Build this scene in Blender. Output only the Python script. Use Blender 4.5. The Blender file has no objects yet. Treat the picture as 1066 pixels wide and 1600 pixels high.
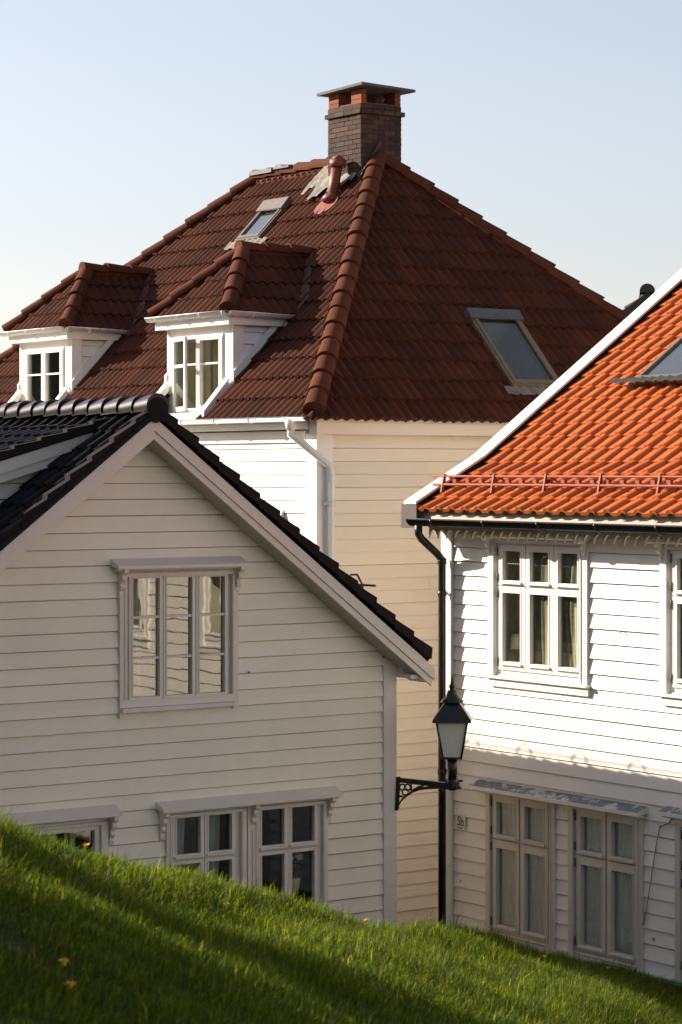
import bpy, bmesh, math, random
import numpy as np
from mathutils import Vector, Matrix
random.seed(7); rng = np.random.default_rng(7)
SC = bpy.context.scene; COL = SC.collection
R = math.radians
# ------------------------------------------------------------------ camera, sky, sun, exposure
cam = bpy.data.cameras.new('camera'); co = bpy.data.objects.new('camera', cam); COL.objects.link(co)
co.location = (0, 0, 0); co.rotation_euler = (R(90), 0, 0)
cam.sensor_fit = 'VERTICAL'; cam.sensor_height = 36.0; cam.lens = 3850/1600*36; cam.shift_y = -63/1600
cam.clip_start = 0.1; cam.clip_end = 3000
SC.camera = co; cam.dof.use_dof = True; cam.dof.focus_distance = 27.0; cam.dof.aperture_fstop = 5.6
GE1 = Vector((0.81510375, 0.57931501, 0)); GE2 = Vector((-0.57931501, 0.81510375, 0))   # street grid directions
THETA = math.atan2(GE1.y, GE1.x)
SUN = (-GE1 + 1.45*GE2 + Vector((0, 0, 0.80))).normalized()
sun_el = math.asin(SUN.z); sun_az = math.atan2(SUN.x, SUN.y)
w = bpy.data.worlds.new('World'); SC.world = w; w.use_nodes = True
nt = w.node_tree; nt.nodes.clear()
sky = nt.nodes.new('ShaderNodeTexSky'); sky.sky_type = 'NISHITA'; sky.sun_disc = False
sky.sun_elevation = sun_el; sky.sun_rotation = sun_az; sky.dust_density = 0.9; sky.ozone_density = 1.0; sky.air_density = 1.0
hs = nt.nodes.new('ShaderNodeHueSaturation'); hs.inputs['Saturation'].default_value = 0.58
tn = nt.nodes.new('ShaderNodeMixRGB'); tn.blend_type = 'MULTIPLY'; tn.inputs[0].default_value = 1; tn.inputs[2].default_value = (0.93, 0.883, 0.905, 1)
bg = nt.nodes.new('ShaderNodeBackground'); bg.inputs[1].default_value = 0.085
ow = nt.nodes.new('ShaderNodeOutputWorld')
nt.links.new(sky.outputs[0], hs.inputs['Color']); nt.links.new(hs.outputs[0], tn.inputs[1]); nt.links.new(tn.outputs[0], bg.inputs[0]); nt.links.new(bg.outputs[0], ow.inputs[0])
sl = bpy.data.lights.new('sun', 'SUN'); sl.energy = 5.0; sl.angle = R(0.6); sl.color = (1.0, 0.86, 0.70)
so = bpy.data.objects.new('sun', sl); COL.objects.link(so); so.rotation_euler = (-SUN).to_track_quat('-Z', 'Y').to_euler(); so.location = SUN*60
SC.view_settings.view_transform = 'Standard'; SC.view_settings.look = 'None'; SC.view_settings.gamma = 1
SC.view_settings.exposure = 1.15
SC.render.engine = 'CYCLES'
SC.cycles.max_bounces = 8; SC.cycles.diffuse_bounces = 4; SC.cycles.transparent_max_bounces = 12

# ------------------------------------------------------------------ materials
def new_mat(name):
    m = bpy.data.materials.new(name); m.use_nodes = True
    n = m.node_tree; b = n.nodes['Principled BSDF']; return m, n, b
def N(n, t, **kw):
    x = n.nodes.new(t)
    for k, v in kw.items(): setattr(x, k, v)
    return x
def ramp(n, src, stops):
    r = N(n, 'ShaderNodeValToRGB'); e = r.color_ramp.elements
    while len(e) < len(stops): e.new(0.5)
    for i, (p, c) in enumerate(stops): e[i].position = p; e[i].color = (c, c, c, 1) if not isinstance(c, tuple) else (*c, 1)
    n.links.new(src, r.inputs[0]); return r.outputs[0]
def mixc(n, fac, a, b, mode='MIX'):
    x = N(n, 'ShaderNodeMixRGB', blend_type=mode)
    for i, s in ((0, fac), (1, a), (2, b)):
        if hasattr(s, 'links'): n.links.new(s, x.inputs[i])
        else: x.inputs[i].default_value = s if i == 0 else (*s, 1)
    return x.outputs[0]
def noise(n, scale, detail=4, rough=0.6, vec=None, stretch=None):
    tc = N(n, 'ShaderNodeTexCoord'); s = tc.outputs['Object']
    if stretch:
        mp = N(n, 'ShaderNodeMapping'); mp.inputs['Scale'].default_value = stretch; n.links.new(s, mp.inputs[0]); s = mp.outputs[0]
    t = N(n, 'ShaderNodeTexNoise'); t.inputs['Scale'].default_value = scale; t.inputs['Detail'].default_value = detail; t.inputs['Roughness'].default_value = rough
    n.links.new(s, t.inputs['Vector']); return t.outputs['Fac']
def bump(n, b, h, strength=0.3, dist=0.01):
    x = N(n, 'ShaderNodeBump'); x.inputs['Strength'].default_value = strength; x.inputs['Distance'].default_value = dist
    n.links.new(h, x.inputs['Height']); n.links.new(x.outputs[0], b.inputs['Normal'])
def paint(name, col, var=0.05, rough=0.5, dirt=0.12, dirtcol=(0.35, 0.3, 0.22), bumpd=0.004, chips=0.0):
    m, n, b = new_mat(name)
    g = N(n, 'ShaderNodeNewGeometry')
    isl = ramp(n, g.outputs['Random Per Island'], [(0, 1-var), (1, 1.0)])
    c = mixc(n, 1.0, col, isl, 'MULTIPLY')
    d1 = ramp(n, noise(n, 1.3, 5, 0.65, stretch=(1, 1, 0.6)), [(0.45, 0.0), (0.8, 1.0)])
    d = N(n, 'ShaderNodeMath', operation='MULTIPLY'); n.links.new(d1, d.inputs[0]); d.inputs[1].default_value = dirt
    c = mixc(n, d.outputs[0], c, dirtcol)
    sp = ramp(n, noise(n, 38, 3, 0.7), [(0.70, 0.0), (0.76, 1.0)])
    s2 = N(n, 'ShaderNodeMath', operation='MULTIPLY'); n.links.new(sp, s2.inputs[0]); s2.inputs[1].default_value = 0.35+chips
    c = mixc(n, s2.outputs[0], c, tuple(x*0.72 for x in col))
    n.links.new(c, b.inputs['Base Color']); b.inputs['Roughness'].default_value = rough
    bump(n, b, noise(n, 14, 6, 0.7, stretch=(0.35, 0.35, 3)), 0.5, bumpd)
    return m
def tile_mat(name, col, dark, rough, var=0.25, spot=0.3, spotcol=None, coat=0.0, spec=0.12):
    m, n, b = new_mat(name)
    g = N(n, 'ShaderNodeNewGeometry')
    c = mixc(n, ramp(n, g.outputs['Random Per Island'], [(0, 0.0), (1, var)]), col, dark)
    nz = ramp(n, noise(n, 2.2, 6, 0.7), [(0.4, 0.0), (0.75, spot)])
    c = mixc(n, nz, c, spotcol or dark)
    fs = ramp(n, noise(n, 55, 4, 0.75), [(0.45, 0.0), (0.7, 0.35)])
    c = mixc(n, fs, c, dark)
    n.links.new(c, b.inputs['Base Color']); b.inputs['Roughness'].default_value = rough
    b.inputs['Specular IOR Level'].default_value = spec
    if coat: b.inputs['Coat Weight'].default_value = coat; b.inputs['Coat Roughness'].default_value = 0.12
    bump(n, b, noise(n, 90, 4, 0.8), 0.4, 0.002 if coat else 0.006)
    return m
def plain(name, col, rough=0.5, metal=0.0, var=0.1, sc=12, bd=0.002):
    m, n, b = new_mat(name)
    f = ramp(n, noise(n, sc, 5, 0.65), [(0.3, 0.0), (0.75, 1.0)])
    c = mixc(n, f, tuple(x*(1-var) for x in col), tuple(min(1, x*(1+var)) for x in col))
    n.links.new(c, b.inputs['Base Color']); b.inputs['Roughness'].default_value = rough; b.inputs['Metallic'].default_value = metal
    bump(n, b, noise(n, 60, 4), 0.3, bd); return m
def glass_mat(name, base=0.05, tint=(0.9, 0.93, 0.9)):
    m = bpy.data.materials.new(name); m.use_nodes = True; n = m.node_tree; n.nodes.clear()
    o = N(n, 'ShaderNodeOutputMaterial'); mx = N(n, 'ShaderNodeMixShader'); t = N(n, 'ShaderNodeBsdfTransparent'); gl = N(n, 'ShaderNodeBsdfGlossy')
    t.inputs[0].default_value = (*tint, 1); gl.inputs['Roughness'].default_value = 0.015; gl.inputs['Color'].default_value = (0.95, 0.95, 0.9, 1)
    ge = N(n, 'ShaderNodeNewGeometry'); dt = N(n, 'ShaderNodeVectorMath', operation='DOT_PRODUCT'); n.links.new(ge.outputs['Normal'], dt.inputs[0]); n.links.new(ge.outputs['Incoming'], dt.inputs[1])
    ab = N(n, 'ShaderNodeMath', operation='ABSOLUTE'); n.links.new(dt.outputs['Value'], ab.inputs[0]); om = N(n, 'ShaderNodeMath', operation='SUBTRACT'); om.inputs[0].default_value = 1.0; n.links.new(ab.outputs[0], om.inputs[1])
    pw = N(n, 'ShaderNodeMath', operation='POWER'); pw.inputs[1].default_value = 5.0; n.links.new(om.outputs[0], pw.inputs[0])
    fr = N(n, 'ShaderNodeMath', operation='MULTIPLY_ADD'); fr.inputs[1].default_value = 0.96; fr.inputs[2].default_value = 0.04; n.links.new(pw.outputs[0], fr.inputs[0])
    ma = N(n, 'ShaderNodeMath', operation='MULTIPLY_ADD'); ma.inputs[1].default_value = 1.7; ma.inputs[2].default_value = base
    n.links.new(fr.outputs[0], ma.inputs[0]); n.links.new(ma.outputs[0], mx.inputs[0]); n.links.new(t.outputs[0], mx.inputs[1]); n.links.new(gl.outputs[0], mx.inputs[2])
    bp = N(n, 'ShaderNodeBump'); bp.inputs['Strength'].default_value = 0.15; bp.inputs['Distance'].default_value = 0.004
    n.links.new(noise(n, 2.5, 2), bp.inputs['Height']); n.links.new(bp.outputs[0], gl.inputs['Normal'])
    n.links.new(mx.outputs[0], o.inputs[0]); return m

M = {}
M['wallA'] = paint('cream_white_paint', (0.87, 0.80, 0.66), 0.07, 0.55, 0.14)
M['wallB'] = paint('warm_white_paint', (0.80, 0.765, 0.69), 0.08, 0.55, 0.06)
M['wallBs'] = paint('bounce_tint_side_paint', (0.84, 0.75, 0.62), 0.08, 0.55, 0.05)  # front wall's paint with warm bounced light put into the colour
M['wallC'] = paint('white_paint', (0.84, 0.79, 0.72), 0.05, 0.5, 0.10, (0.45, 0.42, 0.38))
M['trimA'] = paint('grey_white_trim_paint', (0.76, 0.69, 0.60), 0.10, 0.5, 0.22, (0.38, 0.34, 0.28), 0.003, 0.2)
M['trimC'] = paint('white_trim_paint', (0.78, 0.75, 0.70), 0.05, 0.45, 0.22, (0.5, 0.43, 0.33))
M['trimB'] = paint('bright_trim_paint', (0.84, 0.81, 0.76), 0.03, 0.4, 0.08)
M['lowtrim'] = paint('beige_grey_trim_paint', (0.62, 0.56, 0.47), 0.06, 0.5, 0.25, (0.34, 0.30, 0.23))
M['weather'] = paint('weathered_white_board', (0.70, 0.67, 0.62), 0.12, 0.7, 0.55, (0.42, 0.36, 0.30), 0.006, 0.4)
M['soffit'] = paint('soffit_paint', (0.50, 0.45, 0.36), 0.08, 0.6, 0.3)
M['tileB'] = tile_mat('brown_concrete_tile', (0.105, 0.033, 0.016), (0.024, 0.010, 0.007), 0.85, 0.5, 0.5)
M['capB'] = tile_mat('brown_ridge_tile', (0.13, 0.042, 0.020), (0.04, 0.016, 0.010), 0.9, 0.35, 0.6)
M['tileC'] = tile_mat('orange_clay_tile', (0.54, 0.15, 0.034), (0.32, 0.065, 0.016), 0.42, 0.30, 0.22, spec=0.35)
M['tileA'] = tile_mat('black_glazed_tile', (0.010, 0.009, 0.009), (0.006, 0.006, 0.006), 0.38, 0.5, 0.4, None, 0.06, 0.10)
M['capA'] = tile_mat('black_glazed_ridge_tile', (0.012, 0.011, 0.011), (0.008, 0.008, 0.008), 0.34, 0.5, 0.4, None, 0.2, 0.3)
M['vergeA'] = tile_mat('black_matt_tile', (0.022, 0.016, 0.014), (0.010, 0.009, 0.010), 0.75, 0.5, 0.4)
M['tileD'] = tile_mat('grey_tile', (0.10, 0.09, 0.08), (0.03, 0.028, 0.026), 0.8, 0.5, 0.6)
M['glass'] = glass_mat('window_glass', 0.03)
M['glassA'] = glass_mat('old_window_glass', 0.13)
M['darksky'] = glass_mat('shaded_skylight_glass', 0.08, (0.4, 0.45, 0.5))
M['skyglass'] = glass_mat('skylight_glass', 0.25, (0.5, 0.55, 0.6))
M['black'] = plain('black_painted_metal', (0.012, 0.013, 0.013), 0.35, 0.0, 0.3)
M['whitemetal'] = plain('white_metal', (0.80, 0.78, 0.75), 0.3, 0.0, 0.05)
M['orangemetal'] = plain('red_painted_metal', (0.21, 0.034, 0.012), 0.65, 0.0, 0.15)
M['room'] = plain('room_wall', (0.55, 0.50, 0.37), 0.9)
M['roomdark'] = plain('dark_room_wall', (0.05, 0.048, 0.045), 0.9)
M['curtain'] = plain('cream_curtain_cloth', (0.50, 0.47, 0.33), 0.95, 0, 0.12, 20)
M['curtaingrey'] = plain('grey_curtain_cloth', (0.44, 0.49, 0.47), 0.95, 0, 0.10, 20)
M['sheer'] = plain('olive_sheer_cloth', (0.15, 0.15, 0.10), 0.95, 0, 0.35, 9)
M['olive'] = plain('olive_curtain_cloth', (0.60, 0.58, 0.42), 0.95, 0, 0.2, 9)
M['lead'] = plain('pale_lead_flashing', (0.17, 0.155, 0.13), 0.6, 0, 0.5, 5, 0.03)
M['darklead'] = plain('dark_lead_flashing', (0.014, 0.014, 0.016), 0.8, 0, 0.4, 8, 0.01)
M['bronze'] = plain('bronze_frame', (0.15, 0.115, 0.06), 0.4, 0, 0.2)
M['greyframe'] = plain('grey_frame', (0.13, 0.11, 0.09), 0.45, 0, 0.2)
M['lichen'] = plain('grey_lichen_metal', (0.085, 0.09, 0.095), 0.6, 0, 0.3)
M['concrete'] = plain('dark_slab', (0.09, 0.08, 0.075), 0.8, 0, 0.4)
M['milk'] = plain('frosted_lamp_glass', (0.74, 0.73, 0.60), 0.35, 0, 0.05)
M['cable'] = plain('grey_cable', (0.22, 0.20, 0.18), 0.6)
M['hose'] = plain('green_hose', (0.10, 0.30, 0.16), 0.4)
M['hookdark'] = plain('dark_hook_metal', (0.06, 0.05, 0.045), 0.5)
M['flashbrown'] = plain('brown_flashing', (0.09, 0.035, 0.022), 0.6, 0, 0.4, 8, 0.01)
M['flue'] = plain('red_flue_metal', (0.20, 0.050, 0.030), 0.55, 0, 0.15)

def brick_mat(name, cols, mort=None):
    m, n, b = new_mat(name)
    g = N(n, 'ShaderNodeNewGeometry'); r = N(n, 'ShaderNodeValToRGB'); r.color_ramp.interpolation = 'CONSTANT'
    e = r.color_ramp.elements
    while len(e) < len(cols): e.new(0.5)
    for i, c in enumerate(cols): e[i].position = i/len(cols); e[i].color = (*c, 1)
    n.links.new(g.outputs['Random Per Island'], r.inputs[0])
    f = ramp(n, noise(n, 30, 5, 0.7), [(0.35, 0.0), (0.75, 0.6)])
    c = mixc(n, f, r.outputs[0], (0.06, 0.04, 0.03)); n.links.new(c, b.inputs['Base Color']); b.inputs['Roughness'].default_value = 0.9
    bump(n, b, noise(n, 45, 5), 0.6, 0.01); return m
M['brick'] = brick_mat('dark_stack_brick', [(0.036, 0.014, 0.008), (0.048, 0.018, 0.010), (0.025, 0.012, 0.008), (0.062, 0.032, 0.015), (0.050, 0.012, 0.007), (0.031, 0.014, 0.009), (0.022, 0.012, 0.009), (0.075, 0.042, 0.018)])
M['brickred'] = brick_mat('orange_brick', [(0.24, 0.055, 0.02), (0.28, 0.065, 0.024), (0.20, 0.046, 0.018)])
M['mortar'] = plain('mortar', (0.045, 0.031, 0.022), 0.95, 0, 0.3, 30)
def peel_mat():
    m, n, b = new_mat('peeling_sheet_metal')
    f = ramp(n, noise(n, 5.5, 6, 0.7), [(0.50, 0.0), (0.54, 1.0)])
    c = mixc(n, f, (0.17, 0.19, 0.21), (0.60, 0.57, 0.53)); n.links.new(c, b.inputs['Base Color']); b.inputs['Roughness'].default_value = 0.5
    bump(n, b, noise(n, 20, 5), 0.5, 0.006); return m
M['peel'] = peel_mat()
def ground_mat(name, c1, c2, sc):
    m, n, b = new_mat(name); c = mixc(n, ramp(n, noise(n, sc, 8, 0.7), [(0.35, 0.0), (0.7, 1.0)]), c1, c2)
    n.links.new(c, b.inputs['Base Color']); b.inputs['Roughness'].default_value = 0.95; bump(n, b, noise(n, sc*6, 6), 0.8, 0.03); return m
M['ground'] = ground_mat('paving_ground', (0.24, 0.22, 0.19), (0.34, 0.31, 0.27), 3)
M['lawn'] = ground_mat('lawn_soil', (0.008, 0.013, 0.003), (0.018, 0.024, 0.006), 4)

# ------------------------------------------------------------------ helpers
def W3(a, b, z): v = a*GE1 + b*GE2; return Vector((v.x, v.y, z))
def tag(o, label=None, cat=None, group=None, kind=None):
    if label: o['label'] = label
    if cat: o['category'] = cat
    if group: o['group'] = group
    if kind: o['kind'] = kind
    return o
class Root:                                    # a thing whose parts are modelled in street-grid coordinates (a, b, z)
    def __init__(s, name, a, b, z, label, cat, group=None, rot=THETA):
        s.org = Vector((a, b, z)); o = bpy.data.objects.new(name, None); COL.objects.link(o)
        o.location = W3(a, b, z); o.rotation_euler = (0, 0, rot); o.empty_display_size = 0.3
        tag(o, label, cat, group); s.o = o
class Face:                                    # a wall plane: s to the right, z up, o outwards
    def __init__(s, kind, plane): s.k = kind; s.p = plane
    def __call__(f, s, z, o=0.0):
        if f.k == 'S': return (s, f.p-o, z)
        if f.k == 'W': return (f.p-o, -s, z)
        if f.k == 'N': return (-s, f.p+o, z)
        return (f.p+o, s, z)
class MB:
    def __init__(s): s.v = []; s.f = []; s.sm = []
    def quad(s, *p, smooth=False):
        i = len(s.v); s.v += [tuple(q) for q in p]; s.f.append(tuple(range(i, i+len(p)))); s.sm.append(smooth)
    def hexa(s, p):                            # p: 4 back points, 4 front points, same winding
        i = len(s.v); s.v += [tuple(q) for q in p]
        for f in ((4, 5, 6, 7), (3, 2, 1, 0), (0, 1, 5, 4), (1, 2, 6, 5), (2, 3, 7, 6), (3, 0, 4, 7)): s.f.append(tuple(i+k for k in f)); s.sm.append(False)
    def fbox(s, F, s0, s1, z0, z1, o0, o1):
        s.hexa([F(s0, z0, o0), F(s1, z0, o0), F(s1, z1, o0), F(s0, z1, o0), F(s0, z0, o1), F(s1, z0, o1), F(s1, z1, o1), F(s0, z1, o1)])
    def box(s, a0, a1, b0, b1, z0, z1):
        s.hexa([(a0, b1, z0), (a1, b1, z0), (a1, b1, z1), (a0, b1, z1), (a0, b0, z0), (a1, b0, z0), (a1, b0, z1), (a0, b0, z1)])
    def prism(s, pts, vec):                    # closed polygon pts (3-D) swept along vec
        n = len(pts); i = len(s.v); vec = Vector(vec)
        s.v += [tuple(p) for p in pts] + [tuple(Vector(p)+vec) for p in pts]
        s.f.append(tuple(i+k for k in range(n))[::-1]); s.sm.append(False); s.f.append(tuple(i+n+k for k in range(n))); s.sm.append(False)
        for k in range(n): s.f.append((i+k, i+(k+1) % n, i+n+(k+1) % n, i+n+k)); s.sm.append(False)
    def tube(s, pts, r, seg=10, caps=True, smooth=True):
        pts = [Vector(p) for p in pts]; rr = r if isinstance(r, (list, tuple)) else [r]*len(pts); rings = []
        for k, p in enumerate(pts):
            d = ((pts[min(k+1, len(pts)-1)]-p).normalized() + (p-pts[max(k-1, 0)]).normalized()).normalized()
            u = d.orthogonal().normalized() if k == 0 else (u - d*u.dot(d)).normalized()
            v = d.cross(u); i = len(s.v); rings.append(i)
            for j in range(seg): t = 2*math.pi*j/seg; s.v.append(tuple(p + rr[k]*(math.cos(t)*u + math.sin(t)*v)))
        for k in range(len(pts)-1):
            for j in range(seg):
                a, b = rings[k], rings[k+1]; j2 = (j+1) % seg
                s.f.append((a+j, a+j2, b+j2, b+j)); s.sm.append(smooth)
        if caps:
            s.f.append(tuple(rings[0]+j for j in range(seg))[::-1]); s.sm.append(False); s.f.append(tuple(rings[-1]+j for j in range(seg))); s.sm.append(False)
    def build(s, name, mat, root, parent=None, clips=(), cuts=()):
        me = bpy.data.meshes.new(name)
        org = root.org if root is not None else Vector((0, 0, 0))
        me.from_pydata([tuple(Vector(v)-org) for v in s.v], [], s.f)
        me.polygons.foreach_set('use_smooth', s.sm); me.materials.append(mat if not isinstance(mat, str) else M[mat])
        if clips or cuts:
            bm = bmesh.new(); bm.from_mesh(me)
            for (pc, pn) in clips:
                bmesh.ops.bisect_plane(bm, geom=bm.verts[:]+bm.edges[:]+bm.faces[:], plane_co=Vector(pc)-org, plane_no=Vector(pn), clear_outer=True)
            for (a0, a1, b0, b1) in cuts:
                for pc, pn in (((a0, 0, 0), (1, 0, 0)), ((a1, 0, 0), (1, 0, 0)), ((0, b0, 0), (0, 1, 0)), ((0, b1, 0), (0, 1, 0))):
                    gm_ = [f for f in bm.faces if max(v.co.x for v in f.verts)+org.x > a0-.5 and min(v.co.x for v in f.verts)+org.x < a1+.5 and max(v.co.y for v in f.verts)+org.y > b0-.5 and min(v.co.y for v in f.verts)+org.y < b1+.5]
                    ge = {e for f in gm_ for e in f.edges}; gv = {v for f in gm_ for v in f.verts}
                    bmesh.ops.bisect_plane(bm, geom=list(gv)+list(ge)+gm_, plane_co=Vector(pc)-org, plane_no=Vector(pn))
                dl = [f for f in bm.faces if a0 < f.calc_center_median().x+org.x < a1 and b0 < f.calc_center_median().y+org.y < b1]
                bmesh.ops.delete(bm, geom=dl, context='FACES')
            bm.to_mesh(me); bm.free()
        me.update(); o = bpy.data.objects.new(name, me); COL.objects.link(o)
        if parent is not None: o.parent = parent
        elif root is not None: o.parent = root.o
        return o
def siding(mb, F, s0, s1, z0, z1, holes=(), exp=0.16, z_ref=0.0, t=0.024, joint=0.0, gap=0.010):
    plate(mb, F, (s0, s1, z0, z1), [tuple(h) for h in holes if h[0] > s0 and h[1] < s1], -0.031, -0.03)
    k0 = math.floor((z0-z_ref)/exp)
    for k in range(k0, math.ceil((z1-z_ref)/exp)):
        a = max(z0, z_ref+k*exp + random.uniform(-.004, .004)); b = min(z1, z_ref+(k+1)*exp+0.012)
        if b-a < 0.01: continue
        tt = t + random.uniform(-.003, .003); b -= 0.012+gap
        js = [s0]
        if joint:
            x = s0 + random.uniform(0.6, joint)
            while x < s1-0.4: js.append(x); x += random.uniform(joint*0.6, joint*1.3)
        js.append(s1)
        tilt = random.uniform(-.003, .003)
        for q in range(len(js)-1):
            A, B = js[q], js[q+1]-(0.0025 if q < len(js)-2 else 0)
            zs = sorted({a, b} | {h for H in holes for h in (H[2], H[3]) if a < h < b})
            for y0, y1 in zip(zs[:-1], zs[1:]):
                iv = [(A, B)]
                for H in holes:
                    if H[2] < (y0+y1)/2 < H[3]:
                        nv = []
                        for p, r in iv:
                            if H[1] <= p or H[0] >= r: nv.append((p, r)); continue
                            if H[0] > p: nv.append((p, H[0]))
                            if H[1] < r: nv.append((H[1], r))
                        iv = nv
                for p, r in iv:
                    n = max(1, int((r-p)/1.2)); i = len(mb.v)
                    o0 = tt - (tt-0.002)*(y0-a)/(b-a); o1 = tt - (tt-0.002)*(y1-a)/(b-a)
                    mb.quad(F(p, y0, o0), F(r, y0, o0+tilt), F(r, y1, o1+tilt), F(p, y1, o1))
                    if y0 == a: mb.quad(F(p, y0, -0.03), F(r, y0, -0.03), F(r, y0, o0+tilt), F(p, y0, o0))
                    if y1 == b: mb.quad(F(p, y1, o1), F(r, y1, o1+tilt), F(r, y1, -0.03), F(p, y1, -0.03))
def plate(mb, F, rect, holes, o0, o1):
    s0, s1, z0, z1 = rect
    xs = sorted({s0, s1} | {v for h in holes for v in h[:2]}); zs = sorted({z0, z1} | {v for h in holes for v in h[2:]})
    def hole(x, z): return any(h[0] < x < h[1] and h[2] < z < h[3] for h in holes)
    for i in range(len(xs)-1):
        for j in range(len(zs)-1):
            if not hole((xs[i]+xs[i+1])/2, (zs[j]+zs[j+1])/2):
                mb.quad(F(xs[i], zs[j], o1), F(xs[i+1], zs[j], o1), F(xs[i+1], zs[j+1], o1), F(xs[i], zs[j+1], o1))
    for r, inv in [(rect, False)]+[(h, True) for h in holes]:
        c = [(r[0], r[2]), (r[1], r[2]), (r[1], r[3]), (r[0], r[3])]
        for k in range(4):
            p, q = c[k], c[(k+1) % 4]
            if inv: p, q = q, p
            mb.quad(F(*p, o0), F(*q, o0), F(*q, o1), F(*p, o1))
BR = [(0, 0), (.13, 0), (.132, -.03), (.115, -.05), (.085, -.06), (.095, -.085), (.09, -.11), (.065, -.125), (.05, -.15), (.062, -.175), (.05, -.20), (.03, -.215), (.03, -.25), (.022, -.28), (.0, -.29)]
def bracket(F, s, z, mat, root, parent, w=0.045, sc=1.0, name='bracket'):
    mb = MB(); mb.prism([F(s-w/2, z+y*sc, 0.02+x*sc) for x, y in BR], Vector(F(s+w/2, 0, 0))-Vector(F(s-w/2, 0, 0)))
    return mb.build(name, mat, root, parent)
def hood(F, s0, s1, zt, d, drop, th, mat, root, parent, topmat=None, name='hood'):
    mb = MB(); vec = Vector(F(s1, 0, 0))-Vector(F(s0, 0, 0))
    mb.prism([F(s0, zt, 0.0), F(s0, zt-drop, d), F(s0, zt-drop-th, d), F(s0, zt-th-drop*.6, 0.0)], vec)
    o = mb.build(name, mat, root, parent)
    m2 = MB(); m2.prism([F(s0+.03, zt-drop-th, d-.03), F(s0+.03, zt-drop-th-.02, d-.045), F(s0+.03, zt-drop-th-.025, 0.02), F(s0+.03, zt-drop-th, 0.02)], Vector(F(s1-.03, 0, 0))-Vector(F(s0+.03, 0, 0)))
    m2.build('hood_moulding', mat, root, parent)
    if topmat:
        m3 = MB(); m3.prism([F(s0+.004, zt+.003, 0.0), F(s0+.004, zt-drop+.003, d-.006), F(s0+.004, zt-drop+.0005, d-.006), F(s0+.004, zt+.0005, 0.0)], Vector(F(s1-.004, 0, 0))-Vector(F(s0+.004, 0, 0)))
        m3.build('hood_sheet', topmat, root, parent)
    return o
def room(F, s0, s1, z0, z1, d, mat, root, parent):
    mb = MB(); o = -0.036
    c = [(s0, z0), (s1, z0), (s1, z1), (s0, z1)]
    for k in range(4):
        p, q = c[k], c[(k+1) % 4]; mb.quad(F(*p, o), F(*q, o), F(*q, -d), F(*p, -d))
    mb.quad(F(s0, z0, -d), F(s1, z0, -d), F(s1, z1, -d), F(s0, z1, -d))
    return mb.build('interior', mat, root, parent)
def window(F, root, outer, sashes, cw, mats, label=None, bottom_case=True, drip=True, hinges=False, ro=None, glass='glass', muntins=(), roommat='room', rd=1.0, casing_o=0.045, top_case=None):
    """outer: casing rect; sashes: list of (outer rect, glass rect)"""
    tr = M[mats]; s0, s1, z0, z1 = outer; tc = top_case if top_case is not None else cw
    inner = (s0+cw, s1-cw, z0+(cw if bottom_case else 0.0), z1-tc)
    mb = MB(); plate(mb, F, outer, [inner], -0.02, casing_o)
    plate(mb, F, (inner[0]-.001, inner[1]+.001, inner[2]-.001, inner[3]+.001), [(g[0]-.012, g[1]+.012, g[2]-.012, g[3]+.012) for o_, g in sashes], -0.034, 0.003)
    # small quirk moulding round the inner edge of the casing
    for (x0, x1, y0, y1) in ((inner[0]-.022, inner[0]-.004, inner[2], inner[3]), (inner[1]+.004, inner[1]+.022, inner[2], inner[3])):
        mb.fbox(F, x0, x1, y0, y1, casing_o-.004, casing_o+.010)
    win = mb.build('window', tr, root)
    if label: win['label'] = label
    pm = MB()
    for (o_, g) in sashes:
        sm = MB(); plate(sm, F, o_, [g], -0.022, 0.026)
        for (x0, x1, y0, y1) in ((g[0]-.014, g[0], g[2], g[3]), (g[1], g[1]+.014, g[2], g[3]), (g[0]-.014, g[1]+.014, g[3], g[3]+.014)):
            sm.fbox(F, x0, x1, y0, y1, 0.02, 0.032)
        if drip:
            sm.prism([F(g[0]-.03, g[2]-.005, .02), F(g[0]-.03, g[2]-.02, .055), F(g[0]-.03, g[2]-.035, .055), F(g[0]-.03, g[2]-.035, .02)], Vector(F(g[1]+.03, 0, 0))-Vector(F(g[0]-.03, 0, 0)))
        for (kind, p) in muntins:
            if kind == 'h' and g[2] < p < g[3]: sm.fbox(F, g[0]-.002, g[1]+.002, p-.012, p+.012, -.018, 0.022)
        sm.build('sash', tr, root, win)
        pm.quad(F(g[0]-.004, g[2]-.004, -.008), F(g[1]+.004, g[2]-.004, -.008), F(g[1]+.004, g[3]+.004, -.008), F(g[0]-.004, g[3]+.004, -.008))
    pm.build('glass_panes', glass, root, win)
    if hinges:
        o_ = sashes[0][0]
        for (oo, g) in sashes:
            if abs(oo[0]-o_[0]) < .01:
                for zz in (oo[3]-.08, oo[2]+.09):
                    h = MB(); h.tube([F(oo[0]-.012, zz-.045, .034), F(oo[0]-.012, zz+.045, .034)], .009, 8); h.build('hinge', 'lichen', root, win)
    room(F, inner[0]-.05, inner[1]+.05, inner[2]-.05, inner[3]+.05, rd, roommat, root, win)
    return win
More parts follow.
